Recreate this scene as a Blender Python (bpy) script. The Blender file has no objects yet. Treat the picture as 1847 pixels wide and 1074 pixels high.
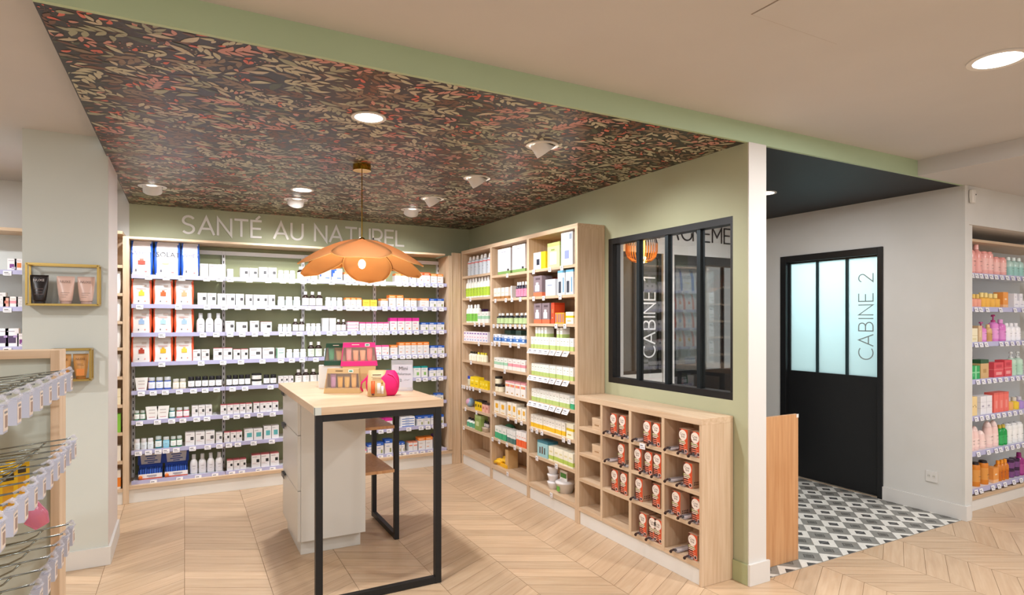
import bpy, math, random
from math import sin, cos, pi, radians as R
random.seed(7)
sc = bpy.context.scene
COL = sc.collection

# ---------------------------------------------------------------- camera
F, YAW, CX, CY, EYE = 1092.5, 0.4956, 923.5, 576.4, 1.5
cam = bpy.data.cameras.new('camera'); co = bpy.data.objects.new('camera', cam); COL.objects.link(co)
cam.sensor_width = 36; cam.lens = 36*F/1847; cam.shift_y = (CY-537)/1847; cam.clip_start = .02
co.location = (0, 0, EYE); co.rotation_euler = (pi/2, 0, -YAW); sc.camera = co

# ---------------------------------------------------------------- world, exposure
w = bpy.data.worlds.new('world'); sc.world = w; w.use_nodes = True
w.node_tree.nodes['Background'].inputs[0].default_value = (.96, .98, 1, 1)
w.node_tree.nodes['Background'].inputs[1].default_value = .88
sc.view_settings.view_transform = 'Standard'; sc.view_settings.look = 'None'
sc.view_settings.exposure = 0.0; sc.view_settings.gamma = 1; sc.view_settings.use_curve_mapping = False
sc.cycles.use_denoising = True; sc.cycles.max_bounces = 8; sc.cycles.diffuse_bounces = 4
sc.cycles.caustics_reflective = False; sc.cycles.caustics_refractive = False

def area_light(name, loc, power, size, color=(.985, .985, 1), rot=(0, 0, 0), shape='DISK', sy=None, parent=None):
    l = bpy.data.lights.new(name, 'AREA'); l.energy = power; l.shape = shape; l.size = size; l.color = color
    if sy: l.size_y = sy
    o = bpy.data.objects.new(name, l); o.location = loc; o.rotation_euler = rot; COL.objects.link(o)
    if parent: o.parent = parent
    return o
P_DOWN, P_SPOT, P_SHOP_FILL = 27, 9.5, 38
# one visible ceiling lamp, then unseen lamps added for fill (fixtures built further down)
SHOP_AND_FILL_LAMPS = [(3.052, 1.287, 2.61), (.9, -.6, 2.61), (3.05, -1.2, 2.61), (-1.6, .2, 2.61), (-1.9, 2.4, 2.61), (.9, -2.8, 2.61), (5.6, .6, 2.5), (-2.0, 4.9, 2.61)]
for p in SHOP_AND_FILL_LAMPS: area_light('shop_and_fill_light', (p[0], p[1], p[2]-.02), P_SHOP_FILL, .14)
DOWN = [(.8, 2.967, 2.5), (.796, 4.868, 2.5), (4.033, 3.257, 2.5)]
for p in DOWN: area_light('downlight_light', (p[0], p[1], p[2]-.02), P_DOWN if p[0] < 3 else 14, .12)
# adjustable spots: position, horizontal aim
SPOTS = [((1.805, 2.974), (1, -.1)), ((1.816, 3.881), (1, .05)), ((1.80, 4.715), (1, .1)), ((1.814, 5.279), (.15, 1)),
         ((.818, 5.297), (0, 1)), ((-.212, 5.281), (0, 1))]
def spot_light(p, a):
    l = bpy.data.lights.new('spot_light', 'SPOT'); l.energy = P_SPOT*4; l.spot_size = R(105); l.spot_blend = .8
    l.shadow_soft_size = .045; l.color = (.99, .985, 1)
    o = bpy.data.objects.new('spot_light', l); n = math.hypot(*a)
    ax, ay = a[0]/n, a[1]/n
    o.location = (p[0]+ax*.06, p[1]+ay*.06, 2.40)
    o.rotation_euler = (R(38), 0, math.atan2(ay, ax)-pi/2); COL.objects.link(o)
for p, a in SPOTS: spot_light(p, a)

# ---------------------------------------------------------------- projection helpers (the photo pixel of a point on a known plane)
_c, _s = cos(YAW), sin(YAW)
def ray(x, y=CY):
    a = (x-CX)/F; return (_s+a*_c, _c-a*_s, -(y-CY)/F)
def px_x(x, Y): d = ray(x); return d[0]*Y/d[1]
def px_y(x, X): d = ray(x); return d[1]*X/d[0]

# ---------------------------------------------------------------- materials
def lin(h):
    h = h.lstrip('#'); v = [int(h[i:i+2], 16)/255 for i in (0, 2, 4)]
    return tuple((c/12.92 if c <= .04045 else ((c+.055)/1.055)**2.4) for c in v)+(1,)
MATS = {}
def mat(name, color, rough=.5, metal=0, spec=.5, trans=0, emit=None, es=0, coat=0, ior=1.45):
    if name in MATS: return MATS[name]
    m = bpy.data.materials.new(name); m.use_nodes = True; b = m.node_tree.nodes['Principled BSDF']
    b.inputs['Base Color'].default_value = lin(color); b.inputs['Roughness'].default_value = rough
    b.inputs['Metallic'].default_value = metal; b.inputs['Specular IOR Level'].default_value = spec
    b.inputs['Transmission Weight'].default_value = trans; b.inputs['Coat Weight'].default_value = coat; b.inputs['IOR'].default_value = ior
    if emit: b.inputs['Emission Color'].default_value = lin(emit); b.inputs['Emission Strength'].default_value = es
    MATS[name] = m; return m
def C(h, rough=.45): return mat('print_'+h.lstrip('#')+('' if rough == .45 else '_%d' % (rough*100)), h, rough)
def noisy(name, c1, c2, scale, rough=.5, stretch=(1, 1, 1), detail=4, bump=0):
    m = mat(name, c1, rough); nt = m.node_tree; N = nt.nodes; L = nt.links; b = N['Principled BSDF']
    tc = N.new('ShaderNodeTexCoord'); mp = N.new('ShaderNodeMapping'); mp.inputs['Scale'].default_value = stretch
    no = N.new('ShaderNodeTexNoise'); no.inputs['Scale'].default_value = scale; no.inputs['Detail'].default_value = detail
    cr = N.new('ShaderNodeValToRGB'); cr.color_ramp.elements[0].color = lin(c1); cr.color_ramp.elements[1].color = lin(c2)
    cr.color_ramp.elements[0].position = .35; cr.color_ramp.elements[1].position = .65
    L.new(tc.outputs['Object'], mp.inputs[0]); L.new(mp.outputs[0], no.inputs['Vector']); L.new(no.outputs['Fac'], cr.inputs[0]); L.new(cr.outputs[0], b.inputs['Base Color'])
    if bump:
        bp = N.new('ShaderNodeBump'); bp.inputs['Strength'].default_value = bump; bp.inputs['Distance'].default_value = .002
        L.new(no.outputs['Fac'], bp.inputs['Height']); L.new(bp.outputs[0], b.inputs['Normal'])
    return m
OAK_A, OAK_B = '#C9AC8C', '#D8BFA2'
oak_v = noisy('oak_vertical', OAK_A, OAK_B, 6, .45, (9, 9, .45), 6)
oak_y = noisy('oak_lengthwise', OAK_A, OAK_B, 6, .45, (9, .45, 9), 6)
oak_x = noisy('oak_crosswise', OAK_A, OAK_B, 6, .45, (.45, 9, 9), 6)
oak_d = noisy('oak_warm', '#BE8A5C', '#CE9E70', 6, .4, (8, 8, .4), 6)
sage = noisy('sage_paint', '#AEB192', '#B1B495', 3, .6)
sage_f = noisy('sage_fascia_paint', '#B0C5A4', '#B3C8A7', 3, .6)
sage_d = mat('sage_panel', '#9AA07A', .35)
white_w = noisy('white_wall_paint', '#D6D5D0', '#DAD9D5', 3, .6)
pillar_m = noisy('pale_green_grey_paint', '#CED3CD', '#D1D6D0', 3, .6)
ceil_m = noisy('warm_white_ceiling_paint', '#C8C6C5', '#CBC9C8', 2, .8)
trim_m = mat('white_trim', '#DEDCD8', .4)
black_c = mat('black_ceiling_paint', '#1B1B1E', .6)
black_m = mat('black_metal', '#17181A', .35, 0)
black_t = mat('black_tube', '#131314', .45)
white_p = mat('white_laminate', '#E4E2DD', .35)
greyw = mat('off_white_laminate', '#D5D3CC', .35)
lilac = mat('lilac_price_rail', '#B9B9DC', .3)
steel_w = mat('white_steel', '#E6E6EA', .35)
tag_m = mat('tag_white', '#F3F1F4', .3)
ink = C('#2A2A2E')
glass = mat('clear_glass', '#FFFFFF', .0, trans=1)
def see_through(name, color, amount, rough=.06):
    m = bpy.data.materials.new(name); m.use_nodes = True; nt = m.node_tree; nt.nodes.clear()
    ou = nt.nodes.new('ShaderNodeOutputMaterial'); tp = nt.nodes.new('ShaderNodeBsdfTransparent'); pb = nt.nodes.new('ShaderNodeBsdfPrincipled'); mx = nt.nodes.new('ShaderNodeMixShader')
    pb.inputs['Base Color'].default_value = lin(color); pb.inputs['Roughness'].default_value = rough; tp.inputs[0].default_value = lin('#FAFAFC'); mx.inputs[0].default_value = amount
    nt.links.new(tp.outputs[0], mx.inputs[1]); nt.links.new(pb.outputs[0], mx.inputs[2]); nt.links.new(mx.outputs[0], ou.inputs[0]); return m
clear = see_through('clear_plastic', '#E8E8EE', .3)
chrome = mat('dark_chrome', '#8C9490', .2, 1)
gold = mat('brushed_gold', '#C6A660', .3, .9)
brass = mat('polished_brass', '#B08A2E', .15, 1)
lamp_e = mat('lamp_glow', '#FFFFFF', .5, emit='#FFF6EA', es=14)

# ---------------------------------------------------------------- mesh builder
class MB:
    def __init__(s): s.v = []; s.f = []; s.mi = []; s.ms = []; s.uv = None
    def m(s, mt):
        if mt not in s.ms: s.ms.append(mt)
        return s.ms.index(mt)
    def poly(s, pts, mt):
        n = len(s.v); s.v += [tuple(p) for p in pts]; s.f.append(tuple(range(n, n+len(pts)))); s.mi.append(s.m(mt)); return s
    def box(s, x0, x1, y0, y1, z0, z1, mt, tf=None):
        p = [(x0, y0, z0), (x1, y0, z0), (x1, y1, z0), (x0, y1, z0), (x0, y0, z1), (x1, y0, z1), (x1, y1, z1), (x0, y1, z1)]
        if tf: p = [tf(*q) for q in p]
        n = len(s.v); s.v += p; k = s.m(mt)
        for a in ((0, 3, 2, 1), (4, 5, 6, 7), (0, 1, 5, 4), (1, 2, 6, 5), (2, 3, 7, 6), (3, 0, 4, 7)): s.f.append(tuple(n+i for i in a)); s.mi.append(k)
        return s
    def cbox(s, cx, cy, cz, w, d, h, mt, tf=None): return s.box(cx-w/2, cx+w/2, cy-d/2, cy+d/2, cz-h/2, cz+h/2, mt, tf)
    def loft(s, rings, seg=16, c=(0, 0), sq=2.0, cap=True, off=None):
        """rings: (z, rx, ry, material of the band ABOVE it)"""
        n0 = len(s.v)
        for i, (z, rx, ry, mt) in enumerate(rings):
            ox, oy = off(z) if off else (0, 0)
            for k in range(seg):
                a = 2*pi*k/seg+pi/seg; ca, sa = cos(a), sin(a)
                e = 2/sq; x = math.copysign(abs(ca)**e, ca)*rx; y = math.copysign(abs(sa)**e, sa)*ry
                s.v.append((c[0]+x+ox, c[1]+y+oy, z))
        for i in range(len(rings)-1):
            k0 = s.m(rings[i][3])
            for k in range(seg):
                a = n0+i*seg+k; b = n0+i*seg+(k+1) % seg
                s.f.append((a, b, b+seg, a+seg)); s.mi.append(k0)
        if cap:
            s.f.append(tuple(n0+k for k in reversed(range(seg)))); s.mi.append(s.m(rings[0][3]))
            t = n0+(len(rings)-1)*seg; s.f.append(tuple(t+k for k in range(seg))); s.mi.append(s.m(rings[-1][3]))
        return s
    def tube(s, pts, r, mt, seg=8, square=False):
        from mathutils import Vector
        pts = [Vector(p) for p in pts]; n0 = len(s.v); k0 = s.m(mt); seg = 4 if square else seg
        up = Vector((0, 0, 1)); N = len(pts)
        for i, p in enumerate(pts):
            t = (pts[min(i+1, N-1)]-pts[max(i-1, 0)]).normalized()
            u = up if abs(t.dot(up)) < .95 else Vector((0, 1, 0))
            a = t.cross(u).normalized(); b = a.cross(t).normalized()
            for k in range(seg):
                an = 2*pi*k/seg+(pi/4 if square else 0); q = p+a*cos(an)*r+b*sin(an)*r; s.v.append(tuple(q))
        for i in range(N-1):
            for k in range(seg):
                a = n0+i*seg+k; b = n0+i*seg+(k+1) % seg; s.f.append((a, b, b+seg, a+seg)); s.mi.append(k0)
        s.f.append(tuple(n0+k for k in reversed(range(seg)))); s.mi.append(k0)
        s.f.append(tuple(n0+(N-1)*seg+k for k in range(seg))); s.mi.append(k0)
        return s
    def ball(s, c, r, mt, seg=12, rg=8, sz=1):
        rr = [(c[2]+r*sz*-cos(pi*i/rg), max(r*sin(pi*i/rg), 1e-4), max(r*sin(pi*i/rg), 1e-4), mt) for i in range(rg+1)]
        return s.loft(rr, seg, (c[0], c[1]))
    def xform(s, fn, start=0):
        s.v = s.v[:start]+[tuple(fn(*p)) for p in s.v[start:]]; return s
    def text(s, body, cx, cz, size, y, mt, sx=1.0):
        vs, fs = textmesh(body); n = len(s.v); k = s.m(mt)
        xs = [v[0] for v in vs]; ys = [v[1] for v in vs]; mx = (min(xs)+max(xs))/2; my = (min(ys)+max(ys))/2
        s.v += [(cx+(v[0]-mx)*size*sx, y, cz+(v[1]-my)*size) for v in vs]
        for f in fs: s.f.append(tuple(n+i for i in f)); s.mi.append(k)
        return s
    def mesh(s, name, smooth=False):
        me = bpy.data.meshes.new(name); me.from_pydata(s.v, [], s.f)
        for m_ in s.ms: me.materials.append(m_)
        me.polygons.foreach_set('material_index', s.mi)
        if smooth: me.polygons.foreach_set('use_smooth', [True]*len(s.f))
        me.update()
        return me
    def obj(s, name, parent=None, smooth=False, loc=None, bevel=0):
        o = bpy.data.objects.new(name, s.mesh(name, smooth)); COL.objects.link(o)
        if parent: o.parent = parent
        if loc: o.location = loc
        if smooth: autosmooth(o)
        if bevel:
            b = o.modifiers.new('bevel', 'BEVEL'); b.width = bevel; b.segments = 2; b.limit_method = 'ANGLE'
        return o
def autosmooth(o):
    for e in o.data.edges: pass
    o.data.set_sharp_from_angle(angle=R(40))
_tm = {}
def textmesh(body):
    if body not in _tm:
        cu = bpy.data.curves.new('t', 'FONT'); cu.body = body; cu.size = 1; cu.resolution_u = 2
        o = bpy.data.objects.new('t', cu); COL.objects.link(o)
        me = bpy.data.meshes.new_from_object(o.evaluated_get(bpy.context.evaluated_depsgraph_get()))
        _tm[body] = ([tuple(v.co) for v in me.vertices], [tuple(p.vertices) for p in me.polygons])
        bpy.data.objects.remove(o); bpy.data.curves.remove(cu); bpy.data.meshes.remove(me)
    return _tm[body]
def tag(o, label=None, cat=None, group=None, kind=None):
    if label: o['label'] = label
    if cat: o['category'] = cat
    if group: o['group'] = group
    if kind: o['kind'] = kind
    return o
def empty(name, loc=(0, 0, 0), rz=0, label=None, cat=None, group=None):
    o = bpy.data.objects.new(name, None); o.empty_display_size = .05; o.location = loc; o.rotation_euler = (0, 0, rz); COL.objects.link(o)
    return tag(o, label, cat, group)
def struct(o, label, cat): return tag(o, label, cat, None, 'structure')

# ---------------------------------------------------------------- stroke lettering (thin geometric capitals)
def arc(cx, cy, rx, ry, a0, a1, n=10): return [(cx+rx*cos(R(a0+(a1-a0)*i/n)), cy+ry*sin(R(a0+(a1-a0)*i/n))) for i in range(n+1)]
G = {
 'S': (.58, [arc(.3, .74, .26, .26, 35, 180, 8)+arc(.3, .72, .26, .2, 190, 250, 3)+arc(.28, .26, .27, .24, 70, -10, 5)+arc(.28, .26, .27, .26, -15, -140, 8)]),
 'A': (.74, [[(0, 0), (.37, 1), (.74, 0)], [(.12, .32), (.62, .32)]]),
 'N': (.66, [[(0, 0), (0, 1), (.66, 0), (.66, 1)]]),
 'T': (.64, [[(0, 1), (.64, 1)], [(.32, 1), (.32, 0)]]),
 'E': (.5, [[(.5, 1), (0, 1), (0, 0), (.5, 0)], [(0, .52), (.46, .52)]]),
 'É': (.5, [[(.5, 1), (0, 1), (0, 0), (.5, 0)], [(0, .52), (.46, .52)], [(.26, 1.1), (.42, 1.28)]]),
 'U': (.62, [[(0, 1)]+arc(.31, .31, .31, .31, 180, 360, 12)+[(.62, 1)]]),
 'R': (.58, [[(0, 0), (0, 1), (.28, 1)]+arc(.28, .68, .28, .32, 90, -90, 10)+[(0, .36)], [(.32, .36), (.58, 0)]]),
 'L': (.48, [[(0, 1), (0, 0), (.48, 0)]]),
 'C': (.66, [arc(.45, .5, .45, .5, 55, 305, 16)]),
 'B': (.58, [[(0, 0), (0, 1), (.3, 1)]+arc(.3, .76, .22, .24, 90, -90, 8)+[(0, .52)], [(.3, .52)]+arc(.3, .26, .27, .26, 90, -90, 8)+[(0, 0)]]),
 'I': (.0, [[(0, 0), (0, 1)]]),
 'O': (.92, [arc(.46, .5, .46, .5, 0, 360, 24)]),
 'M': (.8, [[(0, 0), (0, 1), (.4, .35), (.8, 1), (.8, 0)]]),
 'P': (.56, [[(0, 0), (0, 1), (.28, 1)]+arc(.28, .7, .27, .3, 90, -90, 8)+[(0, .4)]]),
 'G': (.72, [arc(.45, .5, .45, .5, 50, 330, 16)+[(.84, .28), (.84, .48)]]),
 '1': (.2, [[(0, .86), (.2, 1), (.2, 0)]]),
 '2': (.52, [arc(.26, .74, .25, .26, 160, -35, 9)+[(0, 0), (.54, 0)]]),
 ' ': (.3, [])}
def strokes(mb, text, length, cap, th, depth, mt, gap=.24, place=lambda u, v, n: (u, n, v)):
    """letters along u (0..length), height v (0..cap), thickness n (0..depth)"""
    tot = sum(G[c][0]+gap for c in text)-gap; k = length/tot; x = 0
    for ch in text:
        for li, pl in enumerate(G[ch][1]):
            pts = [((x+p[0])*k, p[1]*cap) for p in pl]
            pts = [p for i, p in enumerate(pts) if i == 0 or math.hypot(p[0]-pts[i-1][0], p[1]-pts[i-1][1]) > 1e-5]
            closed = len(pts) > 3 and math.hypot(pts[0][0]-pts[-1][0], pts[0][1]-pts[-1][1]) < 1e-5
            if closed: pts.append(pts[1])
            N_ = len(pts); D = [((pts[i+1][0]-pts[i][0]), (pts[i+1][1]-pts[i][1])) for i in range(N_-1)]
            D = [(dx/math.hypot(dx, dy), dy/math.hypot(dx, dy)) for dx, dy in D]; dp = depth+li*.0003
            Lf, Rt = [], []
            for i, (px, py) in enumerate(pts):
                d0, d1 = D[max(i-1, 0)], D[min(i, N_-2)]
                if i == 0 and closed: d0 = D[N_-3]
                if i == 0 and not closed: px -= d1[0]*th*.3; py -= d1[1]*th*.3
                if i == N_-1 and not closed: px += d0[0]*th*.3; py += d0[1]*th*.3
                nx, ny = -(d0[1]+d1[1]), d0[0]+d1[0]; l = math.hypot(nx, ny) or 1; nx /= l; ny /= l
                e = th/2/max(.35, nx*-d1[1]+ny*d1[0])
                Lf.append((px+nx*e, py+ny*e)); Rt.append((px-nx*e, py-ny*e))
            last = N_-1 if not closed else N_-2
            n0 = len(mb.v); kk = mb.m(mt)
            for i in range(last+1 if not closed else last): mb.v += [place(*Rt[i], 0), place(*Lf[i], 0), place(*Rt[i], dp), place(*Lf[i], dp)]
            cnt = (len(mb.v)-n0)//4
            for i in range(cnt-1 if not closed else cnt):
                A_, B_ = n0+4*i, n0+4*((i+1) % cnt)
                for f in ((A_+2, A_+3, B_+3, B_+2), (A_, A_+2, B_+2, B_), (A_+3, A_+1, B_+1, B_+3)): mb.f.append(f); mb.mi.append(kk)
            if not closed:
                for f in ((n0, n0+1, n0+3, n0+2), (n0+4*cnt-4, n0+4*cnt-2, n0+4*cnt-1, n0+4*cnt-3)): mb.f.append(f); mb.mi.append(kk)
        x += G[ch][0]+gap
    return mb

# ================================================================ THE ROOM
ZC, ZD = 2.61, 2.5            # main ceiling, dropped ceiling
# --- floor of chevron planks
def build_floor():
    mb = MB(); uvs = []
    m = mat('chevron_oak', '#D9B88E', .32); nt = m.node_tree; N = nt.nodes; L = nt.links; b = N['Principled BSDF']
    uv = N.new('ShaderNodeUVMap'); uv.uv_map = 'UVMap'
    mp = N.new('ShaderNodeMapping'); mp.inputs['Scale'].default_value = (1.0, 12, 1)
    n1 = N.new('ShaderNodeTexNoise'); n1.inputs['Scale'].default_value = 3; n1.inputs['Detail'].default_value = 6; n1.inputs['Distortion'].default_value = .4
    cr = N.new('ShaderNodeValToRGB'); e = cr.color_ramp.elements
    e[0].position = .3; e[0].color = lin('#C0A182'); e[1].position = .72; e[1].color = lin('#D0B596')
    x = e.new(.5); x.color = lin('#C8AB8B')
    at = N.new('ShaderNodeAttribute'); at.attribute_name = 'tint'
    hs = N.new('ShaderNodeHueSaturation'); mr = N.new('ShaderNodeMapRange'); mr.inputs[3].default_value = .9; mr.inputs[4].default_value = 1.08
    L.new(uv.outputs[0], mp.inputs[0]); L.new(mp.outputs[0], n1.inputs['Vector']); L.new(n1.outputs['Fac'], cr.inputs[0])
    L.new(at.outputs['Fac'], mr.inputs[0]); L.new(mr.outputs[0], hs.inputs['Value']); L.new(cr.outputs[0], hs.inputs['Color']); L.new(hs.outputs[0], b.inputs['Base Color'])
    dark = mat('floor_joint', '#8A6A48', .8)
    mb.box(-4, 8, -5, 7, -.06, -.004, dark)
    nuv = [(0, 0)]*24; tint = [0]*6
    W, PI_, T = .426, .1265, math.tan(R(29)); g = .0011; k0 = -10
    for k in range(-9, 19):
        x0, x1 = k*W+g, (k+1)*W-g; up = (k % 2 != 0)
        j = int(-5/PI_)
        while j*PI_ < 7:
            base = 3.98-31*PI_+j*PI_+.0
            ya = base+g; yb = base+PI_-g
            dy = W*T*(1 if up else -1)
            # V joints meet: descending strips start high, ascending strips start low
            s0 = 0 if not up else -W*T
            P = [(x0, ya+s0, 0), (x1, ya+s0+dy, 0), (x1, yb+s0+dy, 0), (x0, yb+s0, 0)]
            j += 1
            if P[0][1] > 6.9 or P[2][1] < -5 or P[1][1] > 6.9: continue
            mb.poly(P, m); r = random.random(); o1, o2 = random.random()*30, random.random()*30
            nuv += [(o1, o2), (o1+.487, o2), (o1+.487, o2+.11), (o1, o2+.11)]; tint.append(r)
    mb.v = [(a, b_, c-.001 if c == 0 else c) for a, b_, c in mb.v]
    o = mb.obj('floor'); me = o.data
    ul = me.uv_layers.new(name='UVMap'); ul.data.foreach_set('uv', [c for p in nuv for c in p])
    a = me.attributes.new('tint', 'FLOAT', 'FACE'); a.data.foreach_set('value', tint)
    struct(o, 'pale oak chevron plank floor of the shop', 'floor')
build_floor()
# --- patterned tiles of the corridor
def build_tiles():
    wt = noisy('tile_white', '#D9D7CF', '#E2E0D8', 60, .45); gr = noisy('tile_grey', '#84837D', '#8E8D87', 60, .45)
    dk = mat('tile_charcoal', '#4A4A4A', .5); md = mat('tile_mid_grey', '#5E5D59', .5); ln = mat('tile_line', '#9A9A96', .5)
    mb = MB(); X0, X1, Y0, Y1 = 2.95, 5.11, 2.378, 4.3
    def clip(poly):
        for ax, lim, sg in ((0, X0, 1), (0, X1, -1), (1, Y0, 1), (1, Y1, -1)):
            out = []
            for i in range(len(poly)):
                p, q = poly[i], poly[(i+1) % len(poly)]; a, b = (p[ax]-lim)*sg, (q[ax]-lim)*sg
                if a >= 0: out.append(p)
                if (a >= 0) != (b >= 0): t = a/(a-b); out.append(tuple(p[k]+(q[k]-p[k])*t for k in range(3)))
            poly = out
            if len(poly) < 3: return None
        return poly
    def dia(cx, cy, r, z, m_):
        q = clip([(cx-r, cy, z), (cx, cy-r, z), (cx+r, cy, z), (cx, cy+r, z)])
        if q: mb.poly(q, m_)
    mb.box(X0, X1, Y0, Y1, -.003, .001, ln)
    for a in range(-9, 17):
        for b in range(-1, 22):
            if (a+b) % 2 == 0: continue
            cx, cy = 3.67+.1*a, 2.376+.1*b; wh = (a % 2 == 1)
            dia(cx, cy, .0995, .002, wt if wh else gr)
            dia(cx, cy, .043, .0025, dk if wh else md)
            if not wh: dia(cx, cy, .03, .0028, gr); dia(cx, cy, .026, .003, md)
            else:
                q = clip([(cx-.034, cy-.002, .003), (cx+.034, cy-.002, .003), (cx+.034, cy+.002, .003), (cx-.034, cy+.002, .003)])
                if q: mb.poly(q, ln)
    struct(mb.obj('floor_tiles'), 'grey and white diamond cement tiles of the corridor floor', 'tiled floor')
build_tiles()
# --- ceilings
mb = MB(); mb.box(-4, -.42, -5, 6.4, ZC, ZC+.08, ceil_m); mb.box(-.42, 4.497, -5, 2.37, ZC, ZC+.08, ceil_m); mb.box(4.497, 7.5, -5, 2.37, ZD, ZC+.08, ceil_m)
struct(mb.obj('ceiling'), 'warm white main ceiling with a lower part at right', 'ceiling')
gap = mat('hatch_gap', '#8E8074', .8); mb = MB(); mb.box(1.811, 2.311, 1.016, 1.524, ZC-.001, ZC+.004, gap); mb.box(1.8145, 2.3075, 1.0195, 1.5205, ZC-.003, ZC-.0005, ceil_m)
struct(mb.obj('trim_1'), 'square access hatch flush in the warm white ceiling', 'ceiling hatch')
mb = MB(); mb.box(-.42, 5.106, 2.37, 2.39, ZD-.001, ZC+.02, sage_f)
struct(mb.obj('ceiling_fascia'), 'sage green fascia along the edge of the dropped ceiling', 'fascia')
mb = MB(); mb.box(2.95, 5.4, 2.39, 4.4, ZD, ZD+.05, black_c)
struct(mb.obj('ceiling_corridor'), 'black ceiling of the corridor to the cabins', 'ceiling')
def build_wallpaper():
    base = mat('wallpaper_ground', '#2C2623', .38)
    cols = [mat('wallpaper_'+n, h, .42) for n, h in (('sage', '#9A9A80'), ('pale_sage', '#BAB59A'), ('taupe', '#84705C'), ('brown', '#6E4A36'), ('coral', '#D06A56'), ('rose', '#C48C80'), ('cream', '#BCB098'), ('umber', '#54392C'), ('moss', '#4E5340'))]
    mb = MB(); mb.box(-.42, 2.8, 2.388, 6.2, ZD, ZD+.05, base)
    X0, X1, Y0, Y1 = -.415, 2.79, 2.392, 6.165
    cnt = [0]; rnd = random.Random(3)
    occ = set(); Q = .0055
    def leaf(x, y, a, L_, wd, m_, kind=0, chk=True):
        if not (X0+.005 < x < X1-.005 and Y0+.005 < y < Y1-.005): return False
        ca, sa = cos(a), sin(a); bend = rnd.uniform(-.13, .13)*L_
        pr = [(0, 0), (.12, .45), (.35, .95), (.6, .9), (.85, .42), (1, 0)] if kind == 0 else [(0, 0), (.15, .35), (.45, .8), (.75, 1), (.95, .6), (1, 0)]
        if chk:
            cells = set(); n = max(2, int(L_/Q)); m2 = max(1, int(wd/Q/1.6))
            for i in range(1, n+1):
                u = i/n; hw = wd/2*math.sin(pi*min(1, u*.95)); 
                for k in range(-m2, m2+1):
                    v = hw*k/m2+bend*4*u*(1-u); cells.add((int((x+u*L_*ca-v*sa)/Q), int((y+u*L_*sa+v*ca)/Q)))
            hit = len(cells & occ)
            if hit > .2*len(cells): return False
            occ.update(cells)
        up = [(u*L_, v*wd/2+bend*4*u*(1-u)) for u, v in pr]; dn = [(u*L_, -v*wd/2+bend*4*u*(1-u)) for u, v in reversed(pr[1:-1])]
        z = ZD-.0003-(cnt[0] % 400)*2e-6; cnt[0] += 1
        pts = [(min(max(x+p*ca-q*sa, X0), X1), min(max(y+p*sa+q*ca, Y0), Y1), z) for p, q in up+dn]
        mb.poly(list(reversed(pts)), m_); return True
    def ang(): return rnd.gauss(0, .6)+(pi if rnd.random() < .5 else 0)
    def rp(): return X0+rnd.random()*(X1-X0), Y0+rnd.random()*(Y1-Y0)
    sage_, psage, taupe, brown, coral, rose, cream, umber, moss = cols
    for _ in range(1500):          # sprigs of paired leaves on a stem
        x, y = rp(); a = ang(); c = rnd.choice((sage_, psage, taupe, cream, brown, rose, psage)); n = rnd.randint(3, 6); l = rnd.uniform(.045, .07)
        if (int(x/Q), int(y/Q)) in occ: continue
        leaf(x, y, a, l*n*.5, .003, brown, 0, False); px, py = x, y
        for k in range(n):
            px += cos(a)*l*.5; py += sin(a)*l*.5; a += rnd.uniform(-.12, .12)
            for sg in (-1, 1): leaf(px, py, a+sg*rnd.uniform(.5, .8), l*rnd.uniform(.8, 1.1), l*.36, c)
        leaf(px, py, a, l*1.1, l*.38, c)
    for _ in range(2200):          # long single leaves
        x, y = rp(); l = rnd.uniform(.07, .12); leaf(x, y, ang(), l, l*rnd.uniform(.24, .36), rnd.choice((taupe, sage_, psage, brown, cream, moss)))
    for _ in range(1700):          # coral flowers and buds
        x, y = rp(); a = ang(); c = rnd.choice((coral, rose, coral))
        if (int(x/Q), int(y/Q)) in occ: continue
        for k in range(rnd.randint(2, 5)): leaf(x, y, a+k*.6-1, rnd.uniform(.03, .046), .018, c, 1)
        leaf(x, y, a+pi, .045, .0028, brown, 0, False)
    for _ in range(700):           # berries
        x, y = rp(); a = ang(); c = rnd.choice((rose, coral, cream))
        if (int(x/Q), int(y/Q)) in occ: continue
        for k in range(9):
            aa = a+k*.7; r_ = .014+.02*rnd.random(); leaf(x, y, aa, r_, .0015, brown, 0, False); leaf(x+cos(aa)*r_, y+sin(aa)*r_, aa, .009, .008, c, 1)
    for _ in range(12000):          # small filling leaves
        x, y = rp(); l = rnd.uniform(.03, .055); leaf(x, y, ang(), l, l*rnd.uniform(.26, .5), rnd.choice((sage_, psage, taupe, rose, cream, coral, brown, moss)), rnd.choice((0, 1)))
    struct(mb.obj('ceiling_wallpaper'), 'dropped ceiling papered with dark foliage and coral buds', 'wallpapered ceiling')
build_wallpaper()
# --- walls
mb = MB(); mb.box(-.42, 2.81, 6.17, 6.27, 0, ZD+.02, sage)
struct(mb.obj('wall_back'), 'sage green back wall behind the lit shelving', 'wall')
mb = MB(); mb.box(-4, -.42, 6.17, 6.27, 0, ZC, white_w)
struct(mb.obj('wall_back_left'), 'white back wall left of the sage green wall', 'wall')
WY0, WY1, WZ0, WZ1 = 2.478, 3.648, 1.03, 2.10
mb = MB()
mb.box(2.794, 2.80, 2.372, WY0, 0, ZD, sage); mb.box(2.794, 2.80, WY1, 6.17, 0, ZD, sage); mb.box(2.794, 2.80, WY0, WY1, 0, WZ0, sage); mb.box(2.794, 2.80, WY0, WY1, WZ1, ZD, sage)
for a in ((2.372, WY0, 0, ZD), (WY1, 6.17, 0, ZD), (WY0, WY1, 0, WZ0), (WY0, WY1, WZ1, ZD)): mb.box(2.80, 2.938, *a, white_w)
mb.box(2.795, 2.938, 2.365, 2.372, 0, ZD, trim_m)
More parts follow.
